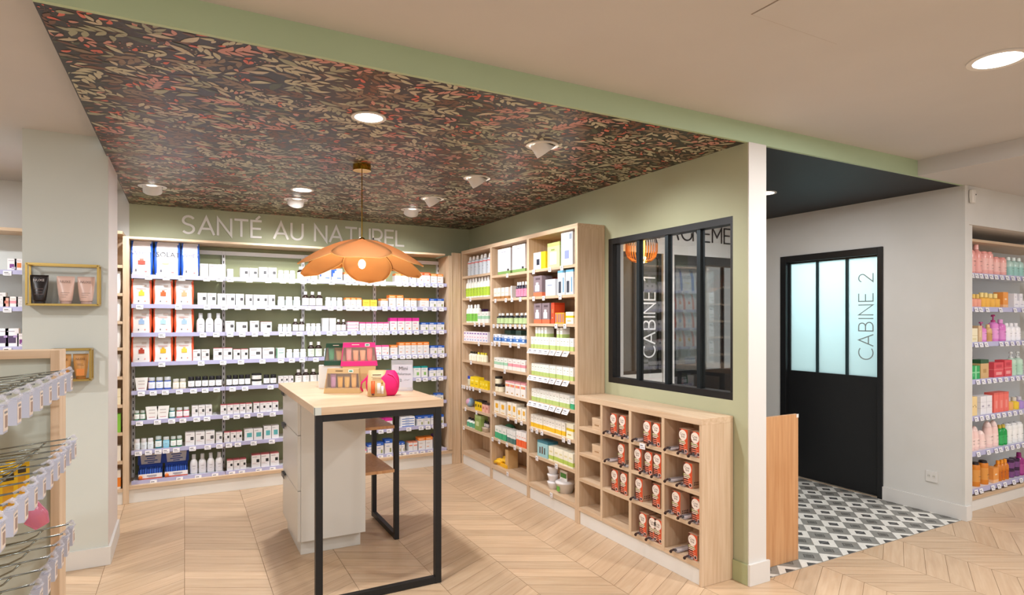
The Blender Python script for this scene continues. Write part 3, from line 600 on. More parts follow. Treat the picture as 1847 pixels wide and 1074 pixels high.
# ---------------------------------------------------------------- product kinds
#  carton style: base colour, bands (z0, z1, colour), marks on the front (x0, x1, z0, z1, colour), optional words (text, x, z, size of height, colour)
W_ = '#E4E3E4'
TL = [(.1, .6, .82, .86, '#9A8A8E'), (.1, .5, .34, .365, '#C9A0A4'), (.1, .7, .26, .28, '#B8B4B8')]
CS = {
 'plain': (W_, [], TL+[(.45, .55, .5, .54, '#8A8A90')]),
 'square': (W_, [], TL+[(.55, .88, .42, .66, '#26262A'), (.6, .83, .52, .56, '#8C8C90')]),
 'redsq': (W_, [(.97, 1, '#C86A72')], TL+[(.55, .88, .42, .66, '#26262A')]),
 'green_side': ('#EDF2EE', [], [(.0, .12, 0, 1, '#2E8A58'), (.25, .85, .8, .84, '#6FA9B8'), (.25, .85, .5, .56, '#5FA69A')]),
 'teal': (W_, [], [(.1, .5, .84, .88, '#9A9A9E'), (.28, .85, .3, .68, '#5DAEB2')]),
 'orange': (W_, [(.76, 1, '#F08A3A')], [(.1, .8, .84, .9, '#FBD9B8'), (.15, .6, .5, .54, '#C8B0A0'), (.15, .5, .2, .26, '#E4A47A')]),
 'redorange': (W_, [(.74, 1, '#F0602E')], [(.1, .8, .82, .88, '#FBC8B0'), (.15, .6, .5, .54, '#C8B0A0'), (.6, .75, .25, .35, '#E0705A')]),
 'amber': (W_, [(.76, 1, '#F4A32A')], [(.1, .8, .82, .88, '#FFF0D0'), (.15, .4, .4, .62, '#5A6A9A')]),
 'yellow': ('#F6C84A', [], [(.15, .8, .5, .62, '#E8A82A'), (.15, .6, .25, .3, '#C89020')]),
 'pink': (W_, [(.84, 1, '#EC5A9C')], [(.15, .7, .6, .65, '#E89AB8'), (.15, .5, .25, .3, '#D8A0B0'), (.7, .85, .15, .3, '#E88A70')]),
 'magenta': (W_, [(.74, 1, '#D62C92')], [(.15, .7, .56, .62, '#E07AB0'), (.15, .5, .35, .39, '#C8A0B8'), (.6, .8, .1, .22, '#E8A04A')]),
 'blue': (W_, [(.74, 1, '#2F62C0')], [(.1, .6, .82, .88, '#DDE8FA'), (.15, .6, .5, .55, '#8AA0C8'), (.62, .85, .1, .38, '#9AA06A')]),
 'tealtop': (W_, [(.86, 1, '#1F9A96')], [(.15, .7, .7, .76, '#8AC0BC'), (.4, .75, .2, .48, '#8CBF6A')]),
 'bluediag': ('#F4F6FA', [], [(.0, .14, .3, 1, '#2A5CC4'), (.1, .3, .6, 1, '#2A5CC4'), (.2, .45, .8, 1, '#3A70D0'), (.5, .9, .15, .25, '#5A80C8')]),
 'purple': ('#EFEBF2', [(.8, 1, '#5A3A7A')], [(.2, .7, .3, .5, '#7A5A9A')]),
 'orangew': (W_, [(.9, 1, '#E8957A')], [(.1, .9, .55, .68, '#E08468')]),
 'bluestack': ('#F0F3F8', [], [(.05, .95, .1, .4, '#3C70C4'), (.3, .6, .55, .8, '#A0B4D8')]),
 'peach': ('#F6EDEA', [], [(.05, .95, .7, .76, '#E8A09A'), (.05, .95, .3, .36, '#E8A09A')]),
 # right-hand oak unit
 'bigwhite': ('#F3F1F5', [(0, .12, '#7FA35A')], [(.3, .7, .86, .88, '#8A8AA0'), (.2, .34, .2, .62, '#D8D8E4'), (.36, .4, .3, .66, '#C0C0D0'), (.55, .8, .3, .32, '#B0B0B8'), (.75, .9, .12, .2, '#3A3A3A')]),
 'brownbase': ('#F1E8DC', [(0, .22, '#B07A42')], [(.2, .8, .5, .55, '#D8C0A0')]),
 'yellowblack': ('#F2D21E', [], [(.0, .62, 0, 1, '#E4E2E4'), (.25, .5, .25, .6, '#2A2E3A')]),
 'greenbox': ('#CFDCA0', [(.85, 1, '#BCD07A')], [(.2, .75, .12, .62, '#F2F0F6'), (.3, .6, .68, .74, '#8AA050')]),
 'tallwhite': ('#E9F0FA', [], [(.3, .7, .2, .45, '#8C98C4'), (.3, .7, .45, .5, '#B8C0DC'), (.72, .95, .78, .95, '#8C98A8'), (.2, .8, .6, .66, '#C4CCE0')]),
 'greyorange': ('#8A7A80', [(0, .2, '#E0744E')], [(.2, .7, .25, .55, '#F0ECEE'), (.3, .6, .55, .68, '#F0ECEE'), (.25, .8, .8, .9, '#5A4A50')]),
 'redorangebox': ('#D9502C', [(.9, 1, '#C03E20')], [(.2, .7, .5, .7, '#E87A4A'), (.25, .6, .25, .3, '#F4C8A8')]),
 'whitepale': ('#E8EEF6', [], [(.2, .7, .6, .68, '#9AA8C0'), (.3, .6, .2, .4, '#C0CADC')]),
 'bluewhite': ('#F0F5FA', [(.9, 1, '#6FB4DC')], [(.12, .5, .08, .55, '#3E4450'), (.7, .9, .1, .7, '#7AA8C8')]),
 'yellowpurple': ('#F0B030', [], [(.1, .3, .1, .9, '#8A4AA0'), (.45, .6, .1, .9, '#E05A4A'), (.75, .9, .1, .9, '#8A4AA0')]),
 'whiteyellow': ('#F6F2DA', [(.5, .68, '#E8C820')], [(.2, .7, .2, .28, '#C8B04A')]),
 'greenbase': ('#F4F4EE', [(0, .34, '#BBD27E')], [(.3, .7, .7, .74, '#8A9A6A'), (.3, .6, .5, .53, '#B0B4A0')]),
 'yellowbase': ('#F4F1E8', [(.05, .38, '#F2C42C')], [(.3, .7, .75, .79, '#9A948A'), (.3, .65, .55, .58, '#B8B0A0')]),
 'greengrey': ('#8FB0A4', [(.7, 1, '#5E8A86')], [(.1, .4, .2, .5, '#D8E4E0')]),
 'bluepack': ('#EEF2F8', [(.15, .6, '#4A80CC')], [(.1, .5, .65, .8, '#88A8DC'), (.6, .9, .3, .5, '#DCE8F8')]),
 'lavender': ('#F3EEF6', [], [(.15, .85, .75, .88, '#8A6AB0'), (.2, .6, .4, .5, '#E09AB0'), (.3, .8, .1, .25, '#A0B4E0')]),
 'mint': ('#F2F2EC', [(.35, .62, '#A8D8B8')], [(.2, .7, .75, .8, '#8AA890')]),
 'rosecarton': ('#F4EEEA', [(.35, .62, '#F0A0AC')], [(.2, .7, .75, .8, '#B8908A')]),
 'tricolour': ('#F4F0EC', [(.9, 1, '#E4A0A4')], [(.05, .95, .6, .78, '#EC8A7E'), (.05, .5, .6, .78, '#F0A868'), (.3, .6, .1, .2, '#C8A060')]),
 'suncircle': ('#F6F0E2', [], [(.25, .75, .45, .8, '#F0B42A'), (.32, .68, .4, .45, '#F0B42A'), (.2, .8, .08, .14, '#E4B848')]),
 'yellowsmall': ('#F2D21A', [], [(.2, .8, .55, .7, '#F8E878'), (.2, .7, .25, .35, '#C0A010')]),
 'yellowdark': ('#E8C41A', [(.86, 1, '#3A342C')], [(.2, .8, .35, .6, '#6A5A1A')]),
 'pinkdark': ('#E8B4A4', [(.86, 1, '#4A3A34')], [(.2, .8, .35, .6, '#C87A6A')]),
 'greenwhite': ('#F2F4EE', [(0, .5, '#3FAE7C')], [(.2, .8, .6, .75, '#C8D8CC')]),
 'darkteal': ('#EEF0EE', [(0, .4, '#4E7A74')], [(.2, .8, .6, .66, '#A0B0AC')]),
 'orangebase': ('#F4F0EE', [(0, .45, '#EE6A38')], [(.2, .8, .62, .68, '#E8A890')]),
 'tealbox': ('#9CCAD0', [(.86, 1, '#3E7A8A')], [(.2, .32, .2, .6, '#5A4A4A'), (.42, .54, .2, .65, '#6A4A3A'), (.64, .76, .2, .6, '#4A5A5A')]),
 'creamgreen': ('#F2EFDC', [(.1, .38, '#B8D060')], [(.2, .8, .6, .72, '#E0D8A8')]),
 'olive': ('#8FA85A', [(.8, 1, '#A8BC78')], [(.2, .7, .3, .6, '#C8D4A0')]),
 # recess and others
 'goldbox': ('#E8B25A', [(.9, 1, '#D89A3A')], [(.2, .8, .3, .5, '#F6D8A0')]), 'orangebox': ('#F0A050', [(0, .2, '#F4C090')], [(.3, .7, .5, .6, '#FCE0C0')]),
 'cube': ('#F4F2F8', [], [(.25, .75, .45, .55, '#C8C4D8')]), 'creambox': ('#F2E8C8', [(.46, .5, '#D8C898')], [(.2, .8, .15, .3, '#E4D8A8')]), 'tanbox': ('#D8B890', [], [(.3, .7, .3, .7, '#E8CCA8')]),
 'greengift': ('#2FA860', [(.45, .55, '#8FD8A0')], [(.4, .6, 0, 1, '#8FD8A0'), (.1, .3, .2, .4, '#58C080')]), 'kraftbox': ('#D4B07C', [(.8, 1, '#2E5A3A')], [(.3, .7, .3, .5, '#B89058')]),
 'redbox': ('#E0505C', [(.5, .54, '#F08A8A')], [(.2, .8, .15, .35, '#F4A0A0'), (.2, .8, .65, .85, '#C83A4A')]), 'dotbox': ('#F0D49A', [], [(.2, .28, .45, .52, '#2A2A2A'), (.55, .63, .5, .57, '#2A2A2A'), (.75, .83, .42, .49, '#2A2A2A')]),
 'whitebox': ('#F0EEF2', [(.33, .35, '#D0CCD6'), (.66, .68, '#D0CCD6')], [(.2, .6, .4, .5, '#B8B4C4')]), 'coral': ('#F4766A', [(.9, 1, '#E4685C')], [(.3, .7, .2, .6, '#F8968A')]), 'peachbox': ('#F4C0A4', [(.5, .53, '#E0A488')], [(.3, .7, .6, .7, '#FCE0D0')]),
 'berry': ('#F6F2F4', [], [(.12, .7, .8, .84, '#B8B0BC'), (.25, .75, .2, .55, '#8A4A90'), (.45, .9, .12, .3, '#C8C0D8')]), 'orangeleaf': ('#F6F2F4', [], [(.25, .75, .25, .65, '#E88A4A'), (.12, .7, .8, .84, '#B8B0BC')]),
 'dried': ('#F4F2F6', [], [(.12, .7, .82, .86, '#A8A0B0'), (.2, .8, .2, .6, '#5A4A6A'), (.6, .9, .5, .62, '#B8A0D0')]), 'lime': ('#8CCB4A', [], [(.2, .8, .45, .85, '#F0F4E0'), (.2, .7, .15, .3, '#D8ECB0')]),
 'orangehalf': ('#F4EEE4', [(.1, .6, '#F08A2E')], [(.15, .8, .75, .88, '#D8C8A0'), (.3, .8, .25, .45, '#FAD8A8')]), 'wooden': ('#E2BC90', [(.86, .875, '#B8936A')], [(.3, .7, .5, .56, '#A88058')]),
}
def carton(w_, d, h, style, words=None):
    base, bands, marks = CS[style]; mb = MB(); B = C(base)
    cuts = sorted(set([0, 1]+[b[0] for b in bands]+[b[1] for b in bands]))
    for a, b in zip(cuts, cuts[1:]):
        mt = B
        for bd in bands:
            if bd[0] <= a+1e-6 and bd[1] >= b-1e-6: mt = C(bd[2])
        z0, z1 = a*h, b*h; x, y = w_/2, d/2
        mb.poly([(-x, -y, z0), (x, -y, z0), (x, -y, z1), (-x, -y, z1)], mt); mb.poly([(x, -y, z0), (x, y, z0), (x, y, z1), (x, -y, z1)], mt)
        mb.poly([(x, y, z0), (-x, y, z0), (-x, y, z1), (x, y, z1)], mt); mb.poly([(-x, y, z0), (-x, -y, z0), (-x, -y, z1), (-x, y, z1)], mt)
        if b == 1: mb.poly([(-x, -y, h), (x, -y, h), (x, y, h), (-x, y, h)], mt)
        if a == 0: mb.poly([(-x, -y, 0), (-x, y, 0), (x, y, 0), (x, -y, 0)], mt)
    for i, (a, b, c, e, col) in enumerate(marks):
        yy = -d/2-.0003-.00012*i; mb.poly([(-w_/2+a*w_, yy, c*h), (-w_/2+b*w_, yy, c*h), (-w_/2+b*w_, yy, e*h), (-w_/2+a*w_, yy, e*h)], C(col))
    for t_ in words or []: mb.text(t_[0], -w_/2+t_[1]*w_, t_[2]*h, t_[3], -d/2-.0012, C(t_[4]))
    return [(None, mb.mesh('carton'))]
def bands_loft(mb, prof, w_, h, cols, seg=14, sq=2.0, ry=1.0):
    """prof: (z frac, r frac, colour key)"""
    mb.loft([(z*h, r*w_/2, r*w_/2*ry, cols[k]) for z, r, k in prof], seg, sq=sq); return mb
def vessel(kind, w_, h, body, cap, label=None, capmat=None, bm=None):
    b = bm or C(body, .25); l = C(label, .4) if label else b; c = capmat or C(cap, .25); K = {'b': b, 'l': l, 'c': c}
    P = {
     'jar': ([(0, .92, 'b'), (.06, 1, 'b'), (.14, 1, 'l'), (.64, 1, 'b'), (.70, .86, 'b'), (.735, .8, 'b')], [(.74, .9, 'c'), (.96, .9, 'c'), (1, .82, 'c')]),
     'pot': ([(0, .9, 'b'), (.05, 1, 'l'), (.68, 1, 'b'), (.70, .95, 'b')], [(.705, 1.0, 'c'), (.97, 1.0, 'c'), (1, .95, 'c')]),
     'bottle': ([(0, .92, 'b'), (.04, 1, 'b'), (.06, 1, 'l'), (.56, 1, 'b'), (.62, 1, 'b'), (.70, .84, 'b'), (.76, .46, 'b'), (.79, .42, 'b')], [(.795, .5, 'c'), (.985, .5, 'c'), (1, .44, 'c')]),
     'tall': ([(0, .92, 'b'), (.03, 1, 'b'), (.08, 1, 'l'), (.5, 1, 'b'), (.68, .97, 'b'), (.76, .8, 'b'), (.81, .45, 'b'), (.825, .42, 'b')], [(.83, .5, 'c'), (.985, .44, 'c'), (1, .36, 'c')]),
     'round': ([(0, .93, 'c'), (.07, 1, 'b'), (.12, 1, 'l'), (.5, 1, 'b'), (.62, .92, 'b'), (.70, .66, 'b'), (.75, .42, 'b')], [(.755, .52, 'c'), (.97, .5, 'c'), (1, .45, 'c')]),
     'spray': ([(0, .94, 'b'), (.03, 1, 'b'), (.62, 1, 'l'), (.68, 1, 'b'), (.76, .84, 'b'), (.8, .5, 'b')], [(.805, .6, 'c'), (.9, .52, 'c'), (.985, .4, 'c'), (1, .3, 'c')]),
     'perfume': ([(0, .96, 'b'), (.04, 1, 'b'), (.6, 1, 'b'), (.66, .6, 'b'), (.68, .4, 'b')], [(.685, .52, 'c'), (.98, .52, 'c'), (1, .46, 'c')]),
     'pump': ([(0, .94, 'b'), (.03, 1, 'b'), (.1, 1, 'l'), (.5, 1, 'b'), (.64, .97, 'b'), (.70, .6, 'b'), (.72, .38, 'b')], [(.725, .42, 'c'), (.79, .42, 'c'), (.8, .14, 'c'), (.92, .14, 'c'), (.925, .4, 'c'), (.99, .34, 'c'), (1, .2, 'c')]),
     'cylinder': ([(0, .96, 'b'), (.02, 1, 'b'), (.2, 1, 'l'), (.7, 1, 'b'), (.86, .98, 'b'), (.9, .9, 'b')], [(.905, .8, 'c'), (.98, .74, 'c'), (1, .6, 'c')]),
     'dome': ([(0, .92, 'b'), (.04, 1, 'b'), (.15, 1, 'l'), (.5, .96, 'b'), (.74, .84, 'b'), (.78, .8, 'b')], [(.785, .78, 'c'), (.9, .6, 'c'), (.97, .36, 'c'), (1, .1, 'c')]),
    }[kind]
    mb = MB(); bands_loft(mb, P[0], w_, h, K); mc = MB(); bands_loft(mc, P[1], w_, h, K)
    if label: mb.cbox(-.0*w_, -w_/2-.0006, h*.42, w_*.4, .0004, h*.012, ink); mb.cbox(0, -w_/2-.0006, h*.28, w_*.3, .0004, h*.01, C('#7A7A80'))
    a, b2 = mb.mesh('body', True), mc.mesh('cap', True)
    for m_ in (a, b2): m_.set_sharp_from_angle(angle=R(35))
    return [('body', a), ('cap', b2)]
def tubeprod(w_, h, body, cap, words=None, col='#6A5A54', marks=(), down=True):
    """squeeze tube standing on its cap (down) or on its seam"""
    mb = MB(); b = C(body, .3)
    rings = [(.1, .66, .62), (.14, .72, .66), (.35, .82, .58), (.6, .92, .38), (.85, .99, .14), (.93, 1, .05), (1, 1, .035)]
    mb.loft([(z*h, r*w_/2, q*w_/2, b) for z, r, q in rings], 18)
    n0 = len(mb.v)
    for i, (x0, x1, z0, z1, c_) in enumerate(marks):
        def ry(z):
            for (a, _, qa), (b_, _, qb) in zip(rings, rings[1:]):
                if a <= z <= b_: return (qa+(qb-qa)*(z-a)/(b_-a))*w_/2
            return .03*w_
        mb.poly([(x0*w_/2, -ry(z0)-.0012, z0*h), (x1*w_/2, -ry(z0)-.0012, z0*h), (x1*w_/2, -ry(z1)-.0012, z1*h), (x0*w_/2, -ry(z1)-.0012, z1*h)], C(c_))
    for t_, z, sz in words or []: mb.text(t_, 0, z*h, sz, -.30*w_ if z < .75 else -.19*w_, C(col))
    mc = MB().loft([(0, .62*w_/2, .62*w_/2, C(cap, .2)), (.095*h, .64*w_/2, .64*w_/2, C(cap, .2))], 18)
    a, c = mb.mesh('body', True), mc.mesh('cap', True); c.set_sharp_from_angle(angle=R(35))
    return [('body', a), ('cap', c)]
def pouch(w_, d, h, side, words, pict, shade='#EAE7E6', header=None):
    mb = MB(); F_ = C(shade, .3); S_ = C(side, .3)
    rings = [(0, .94, 1.0), (.06, .98, 1.05), (.3, 1, .98), (.6, .99, .75), (.85, .97, .3), (.93, .96, .07), (1, .95, .05)]
    seg = 24; n0 = len(mb.v)
    for z, r, q in rings:
        for k in range(seg):
            a = 2*pi*k/seg+pi/seg; x = math.copysign(abs(cos(a))**.45, cos(a))*r*w_/2; y = math.copysign(abs(sin(a))**.6, sin(a))*q*d/2
            mb.v.append((x+.003*math.sin(z*17+k), y+.0015*math.sin(z*23+k*2), z*h))
    for i in range(len(rings)-1):
        for k in range(seg):
            a = n0+i*seg+k; b = n0+i*seg+(k+1) % seg; xm = abs(mb.v[a][0]+mb.v[b][0])/2
            mb.f.append((a, b, b+seg, a+seg)); mb.mi.append(mb.m(S_ if xm > w_*.405 else (C(header, .3) if header and rings[i][0] >= .85 else F_)))
    mb.f.append(tuple(n0+k for k in reversed(range(seg)))); mb.mi.append(mb.m(F_)); t = n0+(len(rings)-1)*seg; mb.f.append(tuple(t+k for k in range(seg))); mb.mi.append(mb.m(F_))
    def yf(z):
        for (a, _, qa), (b_, _, qb) in zip(rings, rings[1:]):
            if a <= z <= b_: return -(qa+(qb-qa)*(z-a)/(b_-a))*d/2-.004
        return -.01
    for i, (x0, x1, z0, z1, c_) in enumerate(pict): mb.poly([(x0*w_/2, yf(z0)-.0002*i, z0*h), (x1*w_/2, yf(z0)-.0002*i, z0*h), (x1*w_/2, yf(z1)-.0002*i, z1*h), (x0*w_/2, yf(z1)-.0002*i, z1*h)], C(c_))
    for t_, z, sz, c_ in words: mb.text(t_, 0, z*h, sz, yf(z)-.001, C(c_))
    me = mb.mesh('pouch', True); me.set_sharp_from_angle(angle=R(50)); return [(None, me)]
CACHE = {}
def product(key, maker): 
    if key not in CACHE: CACHE[key] = maker()
    return CACHE[key]
def place(parts, loc, rz, name, label, cat, group=None, parent=None):
    if parts[0][0] is None: r = bpy.data.objects.new(name, parts[0][1]); COL.objects.link(r); rest = parts[1:]
    else: r = bpy.data.objects.new(name, None); r.empty_display_size = .03; COL.objects.link(r); rest = parts
    r.location = loc; r.rotation_euler = (0, 0, rz)
    for n_, me in rest:
        c = bpy.data.objects.new(n_, me); COL.objects.link(c); c.parent = r
    return tag(r, label, cat, group)
def plural(s):
    ws = s.split(' ')
    for i, w1 in enumerate(ws):
        if w1 in ('carton', 'bottle', 'jar', 'pack', 'tube', 'box'): ws[i] = w1+('es' if w1 == 'box' else 's'); break
    return ' '.join(ws)
def lab(i, n, desc, where):
    if n == 1: return f'{desc} {where}'
    p = 'leftmost' if i == 0 else 'rightmost' if i == n-1 else ('middle' if n == 3 else ORD[i]+' from left')
    return f'{p} of {NUM[n]} {plural(desc)} {where}'
# vessel presets: kind, body, cap, label, aspect is free
VP = {
 'wjar': ('jar', '#E2E2E5', '#E6E6E9', '#E4ECF0'), 'brown': ('bottle', '#2C1C16', '#F0F0F0', '#F0EEEA'), 'browng': ('bottle', '#2C1C16', '#F0F0F0', '#DDEADC'),
 'rwhite': ('round', '#E3E3E6', '#C8CCD2', '#DCDCE2'), 'bluejar': ('jar', '#3A5AB0', '#C4C8CC', '#E8ECF4'), 'creamjar': ('jar', '#D8CDB4', '#C8C8C4', '#EFEAE0'),
 'blackjar': ('jar', '#26262A', '#1C1C20', '#E8E8EA'), 'greenjar': ('jar', '#2F7A50', '#C0C8C4', '#EFF3EF'), 'redjar': ('jar', '#C04A58', '#C8CCCC', '#F2E8EA'), 'tealjar': ('jar', '#2E7A84', '#BCC8C8', '#E4EEEE'), 'skyjar': ('jar', '#7FC4DC', '#C8CCCC', '#9AD0E4'),
 'tub': ('pot', '#DCE0DC', '#2A2A2C', '#F0F0EE'), 'spray': ('spray', '#DDE6F0', '#F4F4F4', '#E07A78'), 'lime': ('tall', '#F2F4EE', '#F0F0F0', '#B4D43C'), 'limeg': ('tall', '#F0F4EC', '#F0F0F0', '#7CC04C'),
 'darkbottle': ('bottle', '#2A2638', '#F0F0F0', '#D88AA8'), 'dotted': ('bottle', '#26282A', '#E8EAE8', '#BFD8A0'), 'mini': ('bottle', '#EEEADC', '#3A3426', '#F0ECD8'), 'miniy': ('bottle', '#F0ECC8', '#D8C840', '#F4F0D8'),
 'bluecap': ('pot', '#C8CCB8', '#2440A8', '#D8D8C0'), 'honey': ('pot', '#E8DDB8', '#2E2A26', '#F2EAD0'), 'dropper': ('bottle', '#E8ECE4', '#26262A', '#5AA884'), 'blackb': ('bottle', '#2C2C30', '#1A1A1E', '#E4DCE0'),
 'teals': ('cylinder', '#3FAE84', '#E8F0EC', '#2F9A70'),
}
def vp(k, w_, h): return product((k, round(w_, 3), round(h, 3)), lambda: vessel(VP[k][0], w_, h, VP[k][1], VP[k][2], VP[k][3]))
NAMEOF = {'jar': ('jar', 'jar'), 'pot': ('jar', 'jar'), 'bottle': ('bottle', 'bottle'), 'tall': ('bottle', 'bottle'), 'round': ('bottle', 'bottle'), 'spray': ('spray_bottle', 'bottle'), 'cylinder': ('bottle', 'bottle')}
def any_prod(key, w_, d, h):
    """(parts, name, category, real depth)"""
    if key in VP: n_, c_ = NAMEOF[VP[key][0]]; return vp(key, min(w_, .062 if VP[key][0] != 'round' else .09), h), n_, c_, min(w_, .09)
    return product((key, round(w_, 3), d, round(h, 3)), lambda: carton(w_, d, h, key)), 'carton', 'box', d

# ---------------------------------------------------------------- back wall rows: shelf, px from, px to, count, kind, height, description
SW = ['top', 'second', 'third', 'fourth', 'fifth', 'sixth', 'seventh', 'bottom']
BACK = [
 (0, 360.5, 408, 3, 'plain', .112, 'plain white carton'), (0, 409.5, 421, 1, 'plain', .075, 'small low white carton beside the plain cartons'),
 (0, 433, 466, 2, 'square', .09, 'short white black-square carton'), (0, 467, 500, 2, 'square', .1, 'tall white black-square carton'),
 (0, 502, 534, 3, 'wjar', .08, 'small white jar'), (0, 537, 575, 3, 'brown', .12, 'dark bottle left of the lamp'), (0, 577, 619, 2, 'bluediag', .115, 'white and blue slanted carton'),
 (0, 621, 697, 6, 'orange', .085, 'orange-topped carton under the lamp'), (0, 713, 738, 2, 'orange', .09, 'low orange-topped carton'), (0, 739, 752, 1, 'amber', .11, 'amber-topped carton'), (0, 753, 777, 2, 'redorange', .11, 'red-orange topped carton'), (0, 778, 801, 2, 'orange', .1, 'orange-topped carton at right end'),
 (1, 356, 391, 2, 'square', .105, 'first white black-square carton'), (1, 392, 441, 3, 'square', .102, 'middle white black-square carton'), (1, 443, 497, 4, 'square', .098, 'later white black-square carton'),
 (1, 501, 544, 3, 'wjar', .085, 'white jar left of dark bottles'), (1, 546, 584, 3, 'brown', .135, 'white-capped dark bottle'), (1, 588, 620, 3, 'wjar', .085, 'white jar right of dark bottles'),
 (1, 624, 653, 3, 'orange', .085, 'orange-topped carton near jars'), (1, 655, 681, 2, 'yellow', .068, 'low yellow carton'),
 (1, 687, 701, 1, 'orange', .08, 'low orange-topped carton'), (1, 702.5, 729, 2, 'orange', .118, 'tall orange-topped carton'), (1, 730, 753, 2, 'orange', .09, 'medium orange-topped carton'), (1, 758, 775, 1, 'orange', .09, 'lone orange-topped carton'), (1, 776, 802, 2, 'blue', .09, 'blue-topped carton'),
 (2, 354, 402, 3, 'rwhite', .168, 'large round white bottle'), (2, 406, 424, 1, 'square', .1, 'white black-square carton next to round bottles'), (2, 426, 448, 1, 'square', .09, 'wide low white carton with dark square'), (2, 451, 468, 1, 'square', .1, 'narrow white carton with dark square'), (2, 470, 491, 1, 'redsq', .092, 'red-edged white carton with dark square'),
 (2, 502, 527, 3, 'wjar', .07, 'tiny white jar'), (2, 528.5, 551, 2, 'brown', .118, 'white-capped dark bottle'), (2, 552.5, 580, 3, 'wjar', .075, 'small white jar between dark bottles'), (2, 607.5, 626, 2, 'brown', .112, 'dark bottle by the pink boxes'),
 (2, 649.5, 703, 5, 'pink', .085, 'low pink-topped carton'), (2, 704.5, 757, 4, 'magenta', .128, 'tall magenta-topped carton'), (2, 760, 803, 3, 'blue', .082, 'blue-topped carton'),
 (3, 347.5, 378, 2, 'square', .095, 'white black-square carton next to pouches'), (3, 384.5, 420, 2, 'redsq', .105, 'red-edged white carton'), (3, 421, 448, 2, 'redsq', .092, 'low red-edged white carton'), (3, 450, 496, 2, 'square', .098, 'wide white black-square carton'), (3, 498.5, 515, 1, 'green_side', .095, 'white carton with green side'),
 (3, 517, 554, 3, 'wjar', .08, 'white jar'), (3, 556, 583, 2, 'browng', .145, 'tall dark bottle with green label'), (3, 585, 600, 1, 'wjar', .08, 'white jar next to the gift kits'),
 (3, 676, 703, 2, 'pink', .1, 'pink-topped carton'), (3, 704.5, 718.5, 1, 'orange', .1, 'low orange-topped carton'), (3, 720, 775, 5, 'orange', .125, 'tall orange-topped carton'), (3, 777, 803, 2, 'blue', .085, 'blue-topped carton'),
 (4, 265.5, 309, 3, 'bluejar', .105, 'blue jar with silver lid'), (4, 311, 336, 2, 'creamjar', .085, 'cream jar'), (4, 338.5, 401, 5, 'blackjar', .098, 'black-lidded jar'), (4, 408, 453, 4, 'blackjar', .098, 'black-lidded jar right of the upright'), (4, 475.5, 500, 2, 'blackjar', .09, 'black-lidded jar right of the tubs'),
 (4, 502.5, 530, 3, 'square', .07, 'small white carton'), (4, 533, 587, 4, 'brown', .125, 'dark bottle behind the table edge'),
 (4, 678, 706, 2, 'tealtop', .09, 'teal-topped carton next to the kits'), (4, 748, 773, 2, 'tealtop', .112, 'tall teal-topped carton'), (4, 775.5, 801, 2, 'blue', .09, 'blue-topped carton'),
 (5, 240.5, 262.5, 2, 'greenjar', .08, 'green jar'), (5, 303.5, 316, 1, 'tealjar', .085, 'teal jar'), (5, 317.5, 342, 2, 'redjar', .085, 'red jar'), (5, 345.5, 382.5, 3, 'square', .092, 'white black-square carton'),
 (5, 398, 455, 5, 'redsq', .086, 'red-edged white carton'), (5, 457.5, 503, 4, 'redsq', .088, 'red-edged white carton by the table'), (5, 769, 786, 1, 'bluestack', .05, 'wide low blue carton'), (5, 787.5, 801, 1, 'blue', .07, 'low blue-topped carton'),
 (6, 240.5, 277, 3, 'wjar', .09, 'white jar with silver lid'), (6, 279, 292, 1, 'tealjar', .1, 'teal jar'), (6, 293, 306, 1, 'skyjar', .09, 'sky blue jar'), (6, 307, 329, 2, 'greenjar', .09, 'green jar'),
 (6, 333.5, 388, 3, 'square', .112, 'tall white black-square carton'), (6, 389.5, 402, 1, 'square', .09, 'small white black-square carton'), (6, 404.5, 437, 3, 'redsq', .09, 'red-edged white carton'), (6, 440.5, 474, 2, 'teal', .1, 'white carton with teal square'), (6, 476, 504, 2, 'teal', .115, 'taller white carton with teal square'),
 (6, 664, 709, 3, 'magenta', .1, 'magenta-topped carton under the table'), (6, 753, 802, 4, 'blue', .095, 'blue-topped carton'),
 (7, 342, 403, 4, 'rwhite', .168, 'large round white bottle'), (7, 409.5, 445, 3, 'redsq', .09, 'red-edged white carton'), (7, 454, 504, 3, 'redsq', .115, 'tall red-edged white carton'),
 (7, 653, 662, 1, 'pink', .06, 'small pink-topped carton'), (7, 664, 678, 1, 'blue', .11, 'blue-topped carton'), (7, 679, 693, 1, 'blue', .118, 'taller blue-topped carton'), (7, 694.5, 709, 1, 'blue', .14, 'tallest blue-topped carton'), (7, 718, 731, 2, 'blue', .1, 'narrow blue-topped carton'),
 (7, 738, 754, 2, 'orangew', .09, 'white carton with salmon band'), (7, 755.5, 782, 2, 'orange', .125, 'orange-topped carton'), (7, 783.5, 797, 1, 'purple', .14, 'purple-topped carton'),
]
for (j, p0, p1, n, key, h, desc) in BACK:
    x0, x1 = px_x(p0, YF), px_x(p1, YF); st = (x1-x0)/n; where = f'on {SW[j]} back-wall shelf'
    for i in range(n):
        parts, nm, cat, d = any_prod(key, st*.93, .09, h); x = x0+st*(i+.5)
        place(parts, (x, YF+.012+d/2+random.uniform(0, .01), ZS[j]+.0005), random.uniform(-.035, .035), nm, lab(i, n, desc, where), cat, plural(desc)+' '+where if n > 1 else None)
    if p0 > 600: [back_tag(x0+st*(i+.5), j) for i in range(n)]
    else:
        for k in range(max(1, (n+1)//2)): back_tag(x0+(x1-x0)*(k+.5)/max(1, (n+1)//2), j)
